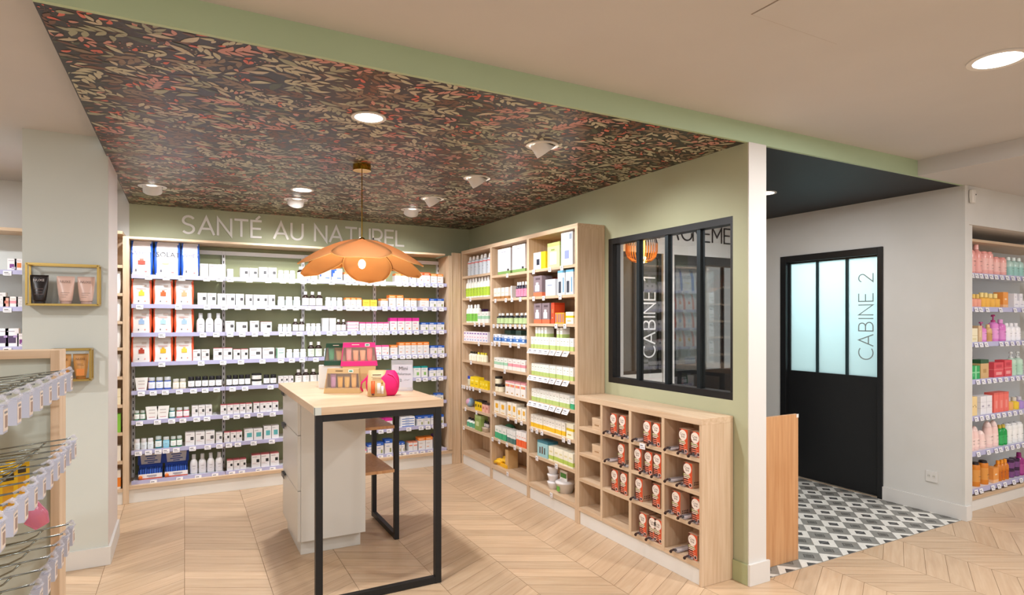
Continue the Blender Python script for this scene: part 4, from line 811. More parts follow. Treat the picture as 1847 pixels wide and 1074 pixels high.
# stacked things on the back shelves
for i in range(3):
    place(product('pinkflat', lambda: carton(.105, .09, .03, 'pink')), (px_x(638, YF), YF+.06, ZS[2]+.0005+i*.0305), 0, 'carton', ['bottom', 'middle', 'top'][i]+' of three flat pink boxes stacked on third back-wall shelf', 'box', 'flat pink boxes')
for i in range(4):
    place(product('blueflat', lambda: carton(.14, .1, .024, 'bluestack')), (px_x(737, YF), YF+.065, ZS[6]+.0005+i*.0245), 0, 'carton', ['lowest', 'second lowest', 'second highest', 'highest'][i]+' of four flat blue boxes stacked on seventh back-wall shelf', 'box', 'flat blue boxes')
for i in range(2):
    for k in range(2):
        place(product('wst', lambda: carton(.058, .06, .062, 'plain')), (px_x(588+k*13, YF), YF+.045, ZS[2]+.0005+i*.0625), 0, 'carton', ('upper', 'lower')[1-i]+(' left', ' right')[k]+' of four small white cartons stacked on third back-wall shelf', 'box', 'small stacked white cartons')
for i in range(2):
    place(vp('tub', .085, .052), (px_x(464, YF), YF+.055, ZS[4]+.0005+i*.0525), 0, 'tub', ['lower', 'upper'][i]+' of two white tubs stacked on fifth back-wall shelf', 'tub', 'stacked white tubs')
def flared(g):
    mb = MB(); mb.loft([(0, .034, .02, C('#EEF0EE')), (.1, .045, .026, C('#EEF0EE'))], 4, sq=2.0)
    mb.xform(lambda x, y, z: ((x*cos(pi/4)-y*sin(pi/4)*1.0)*1.0, (x*sin(pi/4)+y*cos(pi/4)), z)) if False else None
    mb = MB(); F_ = C('#F2F2F0'); S_ = C(g)
    b, t, h = .034, .046, .108
    v = [(-b, -.02, 0), (b, -.02, 0), (b, .03, 0), (-b, .03, 0), (-t, -.02, h), (t, -.02, h), (t, .0, h), (-t, .0, h)]
    mb.v = v
    for f, m_ in (((0, 1, 5, 4), F_), ((1, 2, 6, 5), S_), ((3, 0, 4, 7), S_), ((4, 5, 6, 7), F_), ((2, 3, 7, 6), F_), ((0, 3, 2, 1), F_)): mb.f.append(f); mb.mi.append(mb.m(m_))
    for i, (z, c_) in enumerate(((.08, '#9A9AA0'), (.055, '#B8A0A0'), (.02, '#C8707A'))): mb.cbox(0, -.0206, z, .045, .0006, .004, C(c_))
    return [(None, mb.mesh('flared'))]
place(product('fl_r', lambda: flared('#C86A74')), (px_x(255, YF), YF+.035, ZS[4]+.0005), 0, 'flared_carton', 'white carton widening to its top at left end of fifth back-wall shelf', 'box')
for i in range(2):
    place(product('fl_g', lambda: flared('#2F9A58')), (px_x(274+i*20, YF), YF+.035, ZS[5]+.0005), 0, 'flared_carton', ['left', 'right'][i]+' green-sided carton widening upward on sixth back-wall shelf', 'box', 'green-sided flared cartons')
for x, j in ((px_x(255, YF), 4), (px_x(284, YF), 5), (px_x(638, YF), 2), (px_x(737, YF), 6), (px_x(594, YF), 2)): back_tag(x, j)
# protein pouches
BIG = [(-.3, .3, .1, .2, '#E8D8DC')]
def bigp(k):
    wd = [[('WHEY', .64, .05, '#8A90B0')], [('WHEY', .70, .03, '#7A7A88'), ('ISOLAT', .62, .058, '#3C3C46')], [('WHEY', .62, .045, '#8A90B0')]][k]
    pc = [[(-.3, .35, .3, .42, '#B04A3A'), (-.15, .2, .42, .48, '#C87A6A')], [(-.4, .1, .33, .37, '#E4D488'), (-.1, .5, .37, .41, '#EADFA8')], [(-.2, .3, .3, .32, '#C0C8D8')]][k]+[(-.55, -.4, .1, .17, '#6A6A74'), (.3, .5, .08, .12, '#D88A8A')]
    return pouch((.16, .195, .14)[k], .09, .285, '#2C5FC4', wd, pc, header='#E4E4EC')
for k, (p0, p1) in enumerate(((231, 271.5), (272.5, 320), (321.5, 355))):
    x = (px_x(p0, YF)+px_x(p1, YF))/2
    place(product('bigp%d' % k, lambda: bigp(k)), ((-.313, -.128, .044)[k], YF+.075, ZS[0]+.001), [-.05, .0, .05][k], 'protein_pouch', ['big white and blue pouch with red fruit at left end of top back-wall shelf', 'big white pouch reading ISOLAT on top back-wall shelf', 'big white and blue pouch next to plain cartons on top back-wall shelf'][k], 'pouch', None)
FR = [['#D8D040', '#E8602E', '#F0A078'], ['#9AB8DC', '#A8CCE0', '#9AB8DC'], ['#B0402E', '#E8B42A', '#F0C84A']]
FN = [['yellow fruit', 'red-orange fruit', 'pale orange fruit'], ['blue wave at left', 'blue wave in middle', 'blue wave at right'], ['dark red fruit', 'deep yellow flower', 'bright yellow flower']]
for j in range(3):
    for k in range(3):
        c_ = FR[j][k]; p = [(254, 290, 328), (252, 293, 331), (255, 292, 326)][j][k]
        def mk(): return pouch(.148, .08, .212, '#E8623C', [], [(-.5, .45, .615, .635, '#D09A98'), (-.25, .3, .34, .5, c_), (-.1, .15, .5, .56, c_), (-.4, .5, .585, .6, '#E8C8C0'), (-.3, -.2, .1, .16, '#5A5A64'), (.3, .42, .1, .15, '#E09080'), (.05, .5, .7, .78, '#C4B4AC')], header='#DEDAD8')
        place(product('sp%d%d' % (j, k), mk), (-.316+.156*k, YF+.07, ZS[j+1]+.001), random.uniform(-.02, .02), 'protein_pouch', 'orange-sided white pouch with '+FN[j][k]+f' on {SW[j+1]} back-wall shelf', 'pouch', None)
for j in range(4):
    for p in ((268, 300, 328) if j == 0 else (252, 322) if j == 1 else (292,)): back_tag(px_x(p, YF), j)
# display boxes on the bottom shelf
def display_box():
    bl = C('#2448A8'); mb = MB()
    mb.box(-.085, .085, -.05, .06, 0, .008, bl); mb.box(-.085, .085, .052, .06, 0, .10, bl)
    mb.box(-.085, -.08, -.05, .052, 0, .07, bl); mb.box(.08, .085, -.05, .052, 0, .07, bl); mb.box(-.085, .085, -.056, -.05, 0, .045, C('#F2EEF0'))
    mb.box(-.085, .085, -.0565, -.056, .0, .012, C('#C8604A')); mb.ball((-.07, -.058, .02), .016, C('#E07A2E'), 8, 6)
    mb.cbox(.01, -.0575, .03, .07, .0006, .006, C('#7A7A9A')); mb.cbox(.01, -.0575, .02, .05, .0006, .003, C('#9A9AB0'))
    lid = MB(); lid.box(-.095, .095, .064, .07, .10, .195, bl); lid.poly([(-.07, .0634, .105), (.07, .0634, .105), (.078, .0634, .19), (-.078, .0634, .19)], C('#DAD6D8'))
    for t_, z in ((.08, .168), (.06, .15), (.095, .132), (.05, .116)): lid.cbox(0, .0628, z, t_, .0006, .008, C('#3A5AA8'))
    packs = MB()
    for k in range(9): packs.cbox(-.068+k*.017, -.0, .045, .013, .085, .07, C('#2E56B8') if k % 2 else C('#3A6AD0'))
    return [('tray', mb.mesh('tray')), ('lid', lid.mesh('lid')), ('sachets', packs.mesh('sachets'))]
for k, p in enumerate((271, 318)):
    place(product('disp', display_box), (px_x(p, YF), YF+.07, ZS[7]+.001), 0, 'display_box', ['left', 'right'][k]+' open blue counter display box on bottom back-wall shelf', 'display box', 'open blue display boxes'); back_tag(px_x(p+6, YF), 7)
# ---------------------------------------------------------------- narrow cubby unit left of the back wall shelving
cb = empty('cubby_shelf', (-.72, 5.98, 0), 0, 'narrow oak cubby shelf between the pillar and the back wall shelving', 'shelf unit')
MB().box(-.30, -.26, -.175, .18, 0, 2.215, oak_v).obj('side_panel', cb)
MB().box(-.26, .2785, .16, .18, .09, 2.215, oak_v).obj('back_panel', cb); MB().box(-.26, .2785, -.165, -.14, 0, .10, white_p).obj('plinth', cb)
CZ = [2.215, 1.94, 1.712, 1.485, 1.271, 1.036, .808, .582, .351, .125]
for z in CZ: MB().box(-.26, .2785, -.172, .16, z-.024, z, oak_x).obj('shelf', cb)
def sachet(c_dark):
    return pouch(.12, .06, .178, '#E8E6E2', [], [(-.5, .3, .8, .86, '#2A2A2A'), (.0, .25, .86, .93, '#2A2A2A'), (-.4, .4, .4, .44, '#5A8A7A'), (-.4, .2, .2, .24, '#4A4A4A')], '#F0EEEC')
for k, z in enumerate((1.712, 1.485, 1.271, 1.036)):
    place(product('sach', lambda: sachet(0)), (-.516, 5.86, z+.001), 0, 'pouch', ['topmost', 'second', 'third', 'lowest'][k]+' of four white pouches in the narrow oak cubby', 'pouch', 'white pouches in the cubby')
for z, st, h, l in ((.808, 'creambox', .13, 'pale carton with grey band in the narrow oak cubby'), (.582, 'lime', .15, 'lime green carton in the narrow oak cubby'), (.351, 'suncircle', .12, 'white carton with yellow disc in the narrow oak cubby'), (.125, 'orangehalf', .15, 'orange and cream carton at bottom of the narrow oak cubby')):
    place(carton(.12, .07, h, st), (-.516, 5.87, z+.001), 0, 'carton', l, 'box')
# ---------------------------------------------------------------- far left wall unit
fl = empty('wall_shelf_unit', (-1.7, 6.0, 0), 0, 'pale wall shelving unit with oak top board at the far left edge', 'shelf unit')
MB().box(-.9, .66, -.16, .16, 2.17, 2.195, oak_x).obj('top_board', fl); MB().box(-.9, .66, .13, .155, .1, 2.17, mat('pale_panel', '#D9DEDC', .4)).obj('back_panel', fl)
MB().box(.635, .66, -.15, .13, 0, 2.17, oak_v).obj('side_panel', fl); MB().box(-.9, .635, -.14, .13, 0, .1, white_p).obj('plinth', fl)
for z in (1.872, 1.592, 1.29, 1.0, .72, .42):
    s_ = MB().box(-.9, .634, -.14, .128, z-.012, z, steel_w).obj('metal_shelf', fl); MB().box(-.9, .634, -.147, -.1405, z-.03, z+.004, lilac).obj('price_rail', s_)
    for x in (.41, .52): put_tag(TAG_B, s_, (x, -.152, z-.022))
for z, p, st, w1, h, l in ((1.872, 21, 'berry', .055, .09, 'small white carton with purple berry on far left top shelf'), (1.872, 34, 'orangeleaf', .055, .09, 'small white carton with orange leaf on far left top shelf'),
    (1.592, 2, 'plain', .05, .11, 'taller plain white carton at far left edge of second shelf'), (1.592, 11, 'pinkdark', .04, .08, 'left small white and pink carton on far left second shelf'), (1.592, 23.5, 'rosecarton', .055, .08, 'right small white and pink carton on far left second shelf'), (1.592, 37, 'plain', .055, .08, 'small plain white carton by the pillar on far left second shelf'),
    (1.29, 4, 'dried', .07, .14, 'white carton with grey fruit at far left edge of third shelf'), (1.29, 21, 'dried', .08, .14, 'white carton with dark fruit on far left third shelf'), (1.29, 38, 'berry', .05, .1, 'small white carton by the pillar on far left third shelf')):
    place(carton(w1, .06, h, st), (px_x(p, 5.86), 5.9, z+.001), 0, 'carton', l, 'box')

# ================================================================ TALL OAK UNIT ON THE GREEN WALL
XU, XW = 2.542, 2.790
tu = empty('oak_shelving', (2.67, 4.78, 0), 0, 'tall oak shelving with three bays and white plinth on the green wall', 'shelving')
def U(x0, x1, y0, y1, z0, z1): return (x0-2.67, x1-2.67, y0-4.78, y1-4.78, z0, z1)
for y0, y1 in ((3.689, 3.725), (4.404, 4.441), (5.102, 5.139), (5.79, 5.812)): MB().box(*U(XU, XW, y0, y1, 0, 2.175), oak_v).obj('side_panel', tu, bevel=.001)
MB().box(*U(XU, XW, 3.689, 5.812, 2.175, 2.21), oak_y).obj('top_board', tu, bevel=.001)
BAYS = {'near': (3.725, 4.404), 'middle': (4.441, 5.102), 'far': (5.139, 5.79)}
TZ = {'far': [1.943, 1.717, 1.465, 1.275, 1.081, .819, .595, .396, .135], 'middle': [1.91, 1.69, 1.455, 1.287, 1.047, .824, .629, .394, .135], 'near': [1.911, 1.688, 1.466, 1.26, 1.037, .823, .599, .378, .135]}
TS = {}
for bn, (y0, y1) in BAYS.items():
    MB().box(*U(XW-.012, XW, y0, y1, .1, 2.175), oak_v).obj('back_panel', tu); MB().box(*U(XU+.012, XU+.03, y0, y1, 0, .1), white_p).obj('plinth', tu)
    for j, z in enumerate(TZ[bn]): TS[bn, j] = MB().box(*U(XU+.002, XW-.012, y0, y1, z-.022 if j < 8 else z-.035, z), oak_y).obj('shelf' if j < 8 else 'base_board', tu)
def right_tag(px, bn, j, drop=.03):
    y = min(px_y(px, XU), 5.782)
    if bn == 'near' and j in (3, 4, 5): put_tag(TAG_L, TS[bn, j], (XU-.016-2.67, max(y, 3.733)-4.78, TZ[bn][j]-.022), -pi/2, R(-32)); return
    put_tag(TAG_S, TS[bn, j], (XU-.003-2.67, y-4.78, TZ[bn][j]-drop+.012), -pi/2, 0)
RP = [  # bay, shelf, px from, px to, n, kind, height, depth, description
 ('far', 0, 839.5, 881, 6, 'spray', .2, .05, 'white spray bottle with red band'), ('far', 1, 838, 880, 8, 'lime', .2, .05, 'white bottle with lime label'),
 ('far', 2, 838, 861, 4, 'limeg', .185, .05, 'white bottle with green label'), ('far', 2, 862, 881, 3, 'mint', .11, .06, 'mint and white carton'),
 ('far', 3, 833.5, 880, 9, 'lavender', .1, .06, 'small lilac carton'), ('far', 4, 844.5, 857, 3, 'mini', .09, .03, 'tiny dark-capped bottle'), ('far', 4, 859, 875, 4, 'miniy', .09, .03, 'tiny yellow-capped bottle'),
 ('far', 5, 836.5, 847, 1, 'bluecap', .095, .06, 'jar with blue lid'), ('far', 5, 848, 864, 2, 'yellowsmall', .1, .06, 'bright yellow box'), ('far', 5, 865, 880.5, 3, 'yellowsmall', .075, .06, 'low bright yellow box'),
 ('far', 6, 857, 869, 3, 'yellowdark', .1, .06, 'yellow box with dark top'), ('far', 6, 870, 880.5, 2, 'pinkdark', .09, .06, 'pink box with dark top'), ('far', 7, 840, 855, 3, 'dropper', .09, .04, 'dark-capped dropper bottle'), ('far', 7, 856.5, 868, 1, 'olive', .15, .08, 'olive green box'), 
 ('middle', 0, 897.5, 921, 1, 'bigwhite', .235, .1, 'big white box at left'), ('middle', 0, 923, 947.5, 1, 'bigwhite', .24, .1, 'big white box at right'),
 ('middle', 1, 891, 918, 4, 'brownbase', .1, .08, 'cream carton with brown base'), ('middle', 1, 929, 948, 4, 'darkbottle', .135, .05, 'dark bottle with pink label'),
 ('middle', 2, 893, 906, 2, 'dotted', .1, .05, 'first black and green bottle'), ('middle', 2, 908.5, 921, 2, 'dotted', .1, .05, 'middle black and green bottle'), ('middle', 2, 924, 948, 3, 'dotted', .1, .05, 'nearest black and green bottle'),
 ('middle', 3, 888, 903, 2, 'bluepack', .075, .07, 'small blue and white pack'), ('middle', 3, 904.5, 948, 4, 'bluepack', .068, .09, 'long blue and white pack'),
 ('middle', 4, 888.5, 916, 4, 'mint', .095, .08, 'mint and white carton'), ('middle', 4, 917, 948.5, 4, 'rosecarton', .095, .08, 'rose and white carton'),
 ('middle', 5, 911.5, 948.5, 4, 'tricolour', .12, .09, 'white carton with orange bands'), ('middle', 6, 889.5, 913, 2, 'suncircle', .11, .08, 'low carton with yellow disc'), ('middle', 6, 914.5, 932, 2, 'suncircle', .125, .08, 'tall carton with yellow disc'), ('middle', 6, 933.5, 949, 2, 'suncircle', .1, .08, 'near carton with yellow disc'),
 ('middle', 7, 892.5, 913, 3, 'greenwhite', .11, .07, 'green and white carton'), ('middle', 7, 914.5, 930, 4, 'darkteal', .115, .07, 'dark teal and white carton'), ('middle', 7, 931.5, 949, 4, 'orangebase', .13, .07, 'orange and white carton'),
 ('near', 0, 962, 985, 1, 'yellowblack', .14, .1, 'yellow box with dark picture'), ('near', 0, 986.5, 1010.5, 1, 'greenbox', .195, .1, 'green and white box'), ('near', 0, 1012.5, 1034, 1, 'tallwhite', .25, .1, 'tall pale blue white box'),
 ('near', 1, 962, 978, 1, 'greyorange', .17, .1, 'grey and orange box'), ('near', 1, 983.5, 1003, 1, 'whitepale', .13, .08, 'pale white box'), ('near', 1, 1005.5, 1034, 2, 'bluewhite', .19, .08, 'white and sky blue box'),
 ('near', 2, 962.5, 992, 2, 'greyorange', .165, .08, 'grey and orange box'), ('near', 2, 993.5, 999.5, 1, 'redorangebox', .165, .1, 'red-orange box'), ('near', 2, 1001, 1018.5, 2, 'yellowpurple', .085, .07, 'yellow and purple box'), ('near', 2, 1020, 1034.5, 1, 'whiteyellow', .09, .07, 'white and yellow box'),
 ('near', 3, 958, 1035, 13, 'greenbase', .095, .08, 'narrow green-based carton'), ('near', 4, 957, 1035, 13, 'greenbase', .095, .08, 'narrow green-based carton'), ('near', 5, 957.5, 1027.5, 12, 'greenbase', .098, .08, 'narrow green-based carton'), ('near', 5, 1028.5, 1036, 1, 'greenwhite', .08, .07, 'green-lidded white carton'),
 ('near', 6, 958, 1019.5, 11, 'yellowbase', .105, .08, 'narrow yellow-based carton'), ('near', 6, 1021, 1035, 1, 'whiteyellow', .11, .08, 'wide white and yellow carton'),
 ('near', 7, 969, 988.5, 1, 'tealbox', .13, .1, 'pale teal box with bottles pictured'), ('near', 7, 990, 1035, 5, 'creamgreen', .11, .09, 'cream and green carton'),
]
for (bn, j, p0, p1, n, key, h, d0, desc) in RP:
    ya, yb = min(px_y(p0, XU+.02), BAYS[bn][1]-.003), max(px_y(p1, XU+.02), BAYS[bn][0]+.003); st = (yb-ya)/n; where = f'on {ORD[j]} {bn} oak shelf'
    for i in range(n):
        parts, nm, cat, d = any_prod(key, abs(st)*.915, d0, h)
        place(parts, (XU+.014+d/2+random.uniform(0, .008), ya+st*(i+.5), TZ[bn][j]+.0005), -pi/2+random.uniform(-.03, .03), nm, lab(i, n, desc, where), cat, plural(desc)+' '+where if n > 1 else None)
# second layer on the near bay
for bn, j, ps, zz in (('near', 3, (967.5, 972.5, 978, 984, 1006, 1012), .0955),):
    for i, p in enumerate(ps):
        place(product('gb2', lambda: carton(.032, .07, .08, 'greenbase')), (XU+.06, min(px_y(p, XU+.025), 4.383), TZ[bn][j]+zz+.001), -pi/2, 'carton', (ORD[i]+' from left of six' if i else 'leftmost of six')+' green-based cartons lying on the row below, fourth near oak shelf', 'box', 'green-based cartons stacked on the row')
def rplace(parts, px, bn, j, d, nm, l, cat, dz=0, rz=0, g=None):
    hw = max(abs(v.co.x) for _, me in parts for v in me.vertices)+.006
    y = max(BAYS[bn][0]+hw, min(BAYS[bn][1]-hw, px_y(px, XU+.014+d))); return place(parts, (XU+.014+d, y, TZ[bn][j]+.0005+dz), -pi/2+rz, nm, l, cat, g)
rplace(carton(.02, .05, .11, 'plain'), 926.5, 'middle', 1, .05, 'carton', 'narrow plain white box on second shelf of middle oak bay', 'box')
rplace(carton(.13, .05, .16, 'redorangebox'), 984, 'near', 1, .19, 'carton', 'red-orange box behind others on second shelf of near oak bay', 'box')
rplace(carton(.12, .06, .11, 'greengrey'), 908, 'middle', 3, .15, 'carton', 'grey-green box behind blue packs at left, fourth shelf of middle oak bay', 'box')
rplace(carton(.1, .06, .11, 'greengrey'), 940, 'middle', 3, .15, 'carton', 'grey-green box behind blue packs at right, fourth shelf of middle oak bay', 'box')
rplace(carton(.12, .05, .14, 'purple'), 872, 'far', 2, .15, 'carton', 'purple box behind mint cartons on third shelf of far oak bay', 'box')
for dz, px, l in ((0, 893, 'left lower'), (0, 904.5, 'right lower'), (.071, 898, 'upper')): rplace(vp('honey', .07, .07), px, 'middle', 5, .04, 'jar', l+' of three cream jars with dark lids on sixth shelf of middle oak bay', 'jar', dz, 0, 'cream jars with dark lids')
mb = MB().ball((0, 0, .045), .045, C('#8AA8C0', .3), 16, 10); mb.ball((0, -.012, .05), .037, C('#C89AB0', .3), 14, 8)
rplace([(None, mb.mesh('ball', True))], 848.5, 'far', 6, .05, 'ball', 'small blue and pink ball on seventh shelf of far oak bay', 'ball')
mb = MB().ball((0, 0, .06), .06, C('#5AB89A', .25), 20, 12)
rplace([(None, mb.mesh('ball', True))], 897, 'middle', 7, .14, 'ball', 'big teal green ball behind cartons on eighth shelf of middle oak bay', 'ball')
def basket(): 
    mb = MB(); mb.loft([(0, .045, .035, C('#D8C8B8')), (.04, .055, .042, C('#D8C8B8')), (.045, .058, .045, C('#C8B4A0'))], 20, sq=3); return [(None, mb.mesh('basket', True))]
rplace(basket(), 878, 'far', 7, .05, 'basket', 'small tan basket of dark bottles on eighth shelf of far oak bay', 'basket')
for i in range(4): rplace(vp('blackb', .022, .06), 872+i*3, 'far', 7, .05, 'bottle', lab(i, 4, 'tiny black bottle', 'in the tan basket, far oak bay'), 'bottle', .046, 0, 'tiny black bottles in the basket')
def banana_tray():
    y_ = C('#F0B81E'); kr = C('#D4B07C'); mb = MB()
    mb.box(-.1, .1, -.05, .06, 0, .03, y_); mb.box(.055, .115, -.04, .06, 0, .17, kr); tb = MB()
    for i, (x, yv, z, a) in enumerate(((-.06, -.03, .05, .3), (-.01, -.02, .055, .1), (.02, .0, .075, .5), (-.04, .02, .07, -.2), (-.07, -.05, .035, .6))):
        tb.tube([(x-.05*cos(a), yv-.02*sin(a), z-.012), (x, yv, z), (x+.05*cos(a), yv+.02*sin(a), z-.006)], .018, C('#F6C22C', .35), 10)
    return [('tray', mb.mesh('tray')), ('toys', tb.mesh('toys', True))]
rplace(banana_tray(), 909, 'middle', 8, .075, 'display_tray', 'yellow tray heaped with yellow tubes in bottom of middle oak bay', 'tray')
cupm = MB(); wc = C('#ECEAEC', .25)
for k in range(3): cupm.loft([(k*.06, .034, .034, wc), (k*.06+.045, .046, .046, wc), (k*.06+.058, .05, .05, wc), (k*.06+.0599, .036, .036, wc)], 20)
rplace([(None, cupm.mesh('cups', True))], 998, 'near', 8, .06, 'cup_stack', 'stack of white cups in bottom of near oak bay', 'cups')
tubp = [('bowl', (lambda m_: m_.mesh('bowl', True))(MB().loft([(0, .055, .055, wc), (.07, .075, .075, wc), (.075, .082, .082, wc), (.085, .082, .082, wc), (.095, .06, .06, wc)], 24))), ('label', MB().cbox(-.0, -.069, .035, .04, .002, .04, C('#6FB04A')).mesh('label')), ('lid_card', MB().box(-.05, .05, -.02, -.015, .096, .17, C('#F2F2F0')).box(-.04, .04, -.0215, -.02, .115, .15, C('#4E9A3E')).mesh('lid_card'))]
rplace(tubp, 1020, 'near', 8, .09, 'tub', 'white tub with green label in bottom of near oak bay', 'tub')
for bn, j, ps in (('far', 1, (849,)), ('far', 2, (857, 865, 873)), ('far', 3, (864,)), ('far', 4, (850,)), ('far', 5, (833, 838, 843, 848, 854, 866)), ('far', 6, (840, 860)), ('far', 7, (837,)),
    ('middle', 0, (915.5,)), ('middle', 1, (894, 913, 924, 939)), ('middle', 2, (891, 898, 905, 913, 921, 930, 938, 946)), ('middle', 3, (888, 893, 901, 921, 936)), ('middle', 4, (911,)), ('middle', 5, (893,)), ('middle', 6, (894, 917, 931, 941)), ('middle', 7, (889, 901, 915, 929, 939)), ('middle', 8, (916,)),
    ('near', 0, (963, 992, 1014)), ('near', 1, (963, 981, 1011)), ('near', 2, (1003.5, 1019.5)), ('near', 3, (959.5, 968.5, 978, 988, 999, 1010.5, 1023)), ('near', 4, (959.5, 968.5, 978, 988, 999, 1010.5, 1023)), ('near', 5, (959.5, 968.5, 978, 988, 999, 1010.5, 1023)), ('near', 6, (960, 969, 978, 1017, 1027)), ('near', 7, (969, 1004)), ('near', 8, (995,))):
    for p in ps: right_tag(p, bn, j)

# ================================================================ LOW OAK UNIT
lu = empty('oak_cubby_unit', (2.67, 3.08, 0), 0, 'low oak cubby unit of sixteen compartments below the interior window', 'shelf unit')
def V(x0, x1, y0, y1, z0, z1): return (x0-2.67, x1-2.67, y0-3.08, y1-3.08, z0, z1)
MB().box(*V(XU-.002, XW, 2.472, 3.686, .905, .942), oak_y).obj('top_board', lu, bevel=.001)
MB().box(*V(XU, XW, 2.472, 2.492, 0, .905), oak_v).obj('side_panel', lu, bevel=.001); MB().box(*V(XU, XW, 3.668, 3.686, 0, .905), oak_v).obj('side_panel', lu)
cellY = [(3.412, 3.668), (3.106, 3.388), (2.798, 3.080), (2.492, 2.772)]
for a, b in ((3.388, 3.412), (3.080, 3.106), (2.772, 2.798)): MB().box(*V(XU, XW-.012, a, b, .1, .905), oak_v).obj('divider', lu)
MB().box(*V(XW-.012, XW, 2.492, 3.668, .1, .905), oak_y).obj('back_panel', lu); MB().box(*V(XU+.01, XU+.028, 2.492, 3.668, 0, .096), white_p).obj('plinth', lu)
LZ = [.716, .527, .338, .125]
for a, b in cellY:
    for z in LZ: MB().box(*V(XU+.001, XW-.012, a, b, z-.022 if z > .2 else z-.028, z), oak_y).obj('shelf', lu)
def orange_box():
    w_, d, h = .07, .075, .142; mb = MB(); x, y = w_/2, d/2
    o1, o2, g1, br = C('#D4502A'), C('#C84020'), C('#6E7A2A'), C('#5A2C1E')
    mb.box(-x, x, -y, y, 0, h, C('#C9A68C')); f = -y-.0004
    mb.poly([(-x, f, 0), (x, f, 0), (x, f, h), (-x, f, h)], o1); mb.poly([(-x, f-.0002, 0), (x*.3, f-.0002, 0), (-x*.1, f-.0002, h*.5), (-x*.55, f-.0002, h), (-x, f-.0002, h)], br)
    mb.poly([(-x, f-.0003, h*.44), (x*.5, f-.0003, h*.4), (x*.4, f-.0003, h*.5), (-x, f-.0003, h*.55)], g1)
    n = 20; mb.poly([(-.003+.031*cos(2*pi*k/n), f-.0005, h*.755+.031*sin(2*pi*k/n)) for k in range(n)], C('#EFE2D6'))
    mb.text('Crea', -.005, h*.80, .02, f-.001, C('#5A3A30')); mb.text('line', -.002, h*.70, .02, f-.001, C('#5A3A30'))
    for z, wd in ((.5, .045), (.43, .05), (.36, .04)): mb.poly([(-x*.85, f-.0006, z*h), (-x*.85+wd, f-.0006, z*h), (-x*.85+wd, f-.0006, z*h+.005), (-x*.85, f-.0006, z*h+.005)], C('#F0DCCB'))
    for z, wd in ((.26, .05), (.18, .045), (.1, .03)): mb.poly([(-x*.8, f-.0006, z*h), (-x*.8+wd, f-.0006, z*h), (-x*.8+wd, f-.0006, z*h+.005), (-x*.8, f-.0006, z*h+.005)], C('#E8846A'))
    mb.poly([(.022+.012*cos(2*pi*k/n), f-.0008, .016+.012*sin(2*pi*k/n)) for k in range(n)], C('#F0DCCB')); mb.poly([(.022+.009*cos(2*pi*k/n), f-.001, .016+.009*sin(2*pi*k/n)) for k in range(n)], C('#4A2A30'))
    for k in range(4):
        for r_ in range(2): mb.cbox(x+.0004, -.02+k*.013, .02+r_*.012, .0004, .007, .007, C('#3A2E2A'))
    mb.box(-x-.0004, -x, -y, y, 0, h, C('#B8401E'))
    return [(None, mb.mesh('orange_box'))]
OB = orange_box()
def dispenser():
    cl = clear; a = MB(); a.box(-.022, .022, -.0, .15, .003, .006, cl); a.box(-.022, -.020, 0, .15, .006, .016, cl); a.box(.020, .022, 0, .15, .006, .016, cl)
    a.box(-.019, .019, .02, .14, .0065, .0085, C('#CFC6C4'))
    b = MB(); b.tube([(-.014, -.018, .0), (-.006, -.024, .012), (.006, -.012, .02), (.012, .0, .018)], .006, C('#3A2422', .15), 8)
    b.ball((-.012, -.02, .004), .009, C('#2E1A1A', .1), 10, 6); b.ball((.01, -.004, .017), .009, C('#4A4A50', .1), 10, 6)
    return [('blister', a.mesh('blister')), ('dark_clip', b.mesh('clip', True))]
DP = dispenser()
cellname = lambda c, r: f'low cubby column {NUM[c+1]} row {NUM[r+1]}'
OBX = {(1, 0): (1107, 1123, 1132.5), (1, 1): (1111, 1121), (1, 2): (1109, 1125.5), (2, 0): (1167.5, 1184), (2, 1): (1151, 1170, 1186), (2, 2): (1153, 1184), (2, 3): (1160, 1178, 1187.5), (3, 0): (1233, 1255), (3, 1): (1241, 1255), (3, 2): (1220, 1256), (3, 3): (1250,)}
for (c, r), ps in OBX.items():
    last = None
    for i, p in enumerate(ps):
        dx = .055; y = px_y(p, XU+.02)
        if last is not None and abs(last-y) < .078: dx = .055+.079*(1 if i % 2 else 0)
        if (c, r) in ((1, 1),): dx = .055+(.08 if i == 0 else 0)
        y = max(cellY[c][0]+.038, min(cellY[c][1]-.038, y)); last = y
        if (c, r, i) == (2, 1, 2): dx = .055
        if (c, r, i) == (1, 0, 2): dx = .135
        place(OB, (XU+dx, y, LZ[r]+.0008), -pi/2, 'orange_carton', lab(i, len(ps), 'orange box', 'in '+cellname(c, r)), 'box', 'orange boxes with script in the low cubbies')
DPX = {(1, 0): (1089, 1106, 1123), (1, 1): (1091, 1120), (2, 0): (1141, 1169), (2, 1): (1155, 1176), (2, 2): (1137,), (2, 3): (1147, 1166), (3, 0): (1200, 1224, 1243), (3, 1): (1200, 1222), (3, 2): (1201, 1224, 1245), (3, 3): (1211, 1236)}
for (c, r), ps in DPX.items():
    for i, p in enumerate(ps):
        y = max(cellY[c][0]+.03, min(cellY[c][1]-.03, px_y(p+6, XU)))
        place(DP, (XU+.0, y, LZ[r]+.001), -pi/2, 'clip_pack', lab(i, len(ps), 'clear pack', 'in '+cellname(c, r)), 'packet', 'clear packs with dark clips')
def woodbox():
    mb = MB(); mb.box(-.055, .055, -.05, .05, 0, .062, oak_x); li = MB().box(-.056, .056, -.051, .051, .0622, .078, oak_x); li.cbox(.0, -.0515, -.02+.05, .05, .001, .006, C('#A88058')); return [('body', mb.mesh('b')), ('lid', li.mesh('l'))]
WB = woodbox()
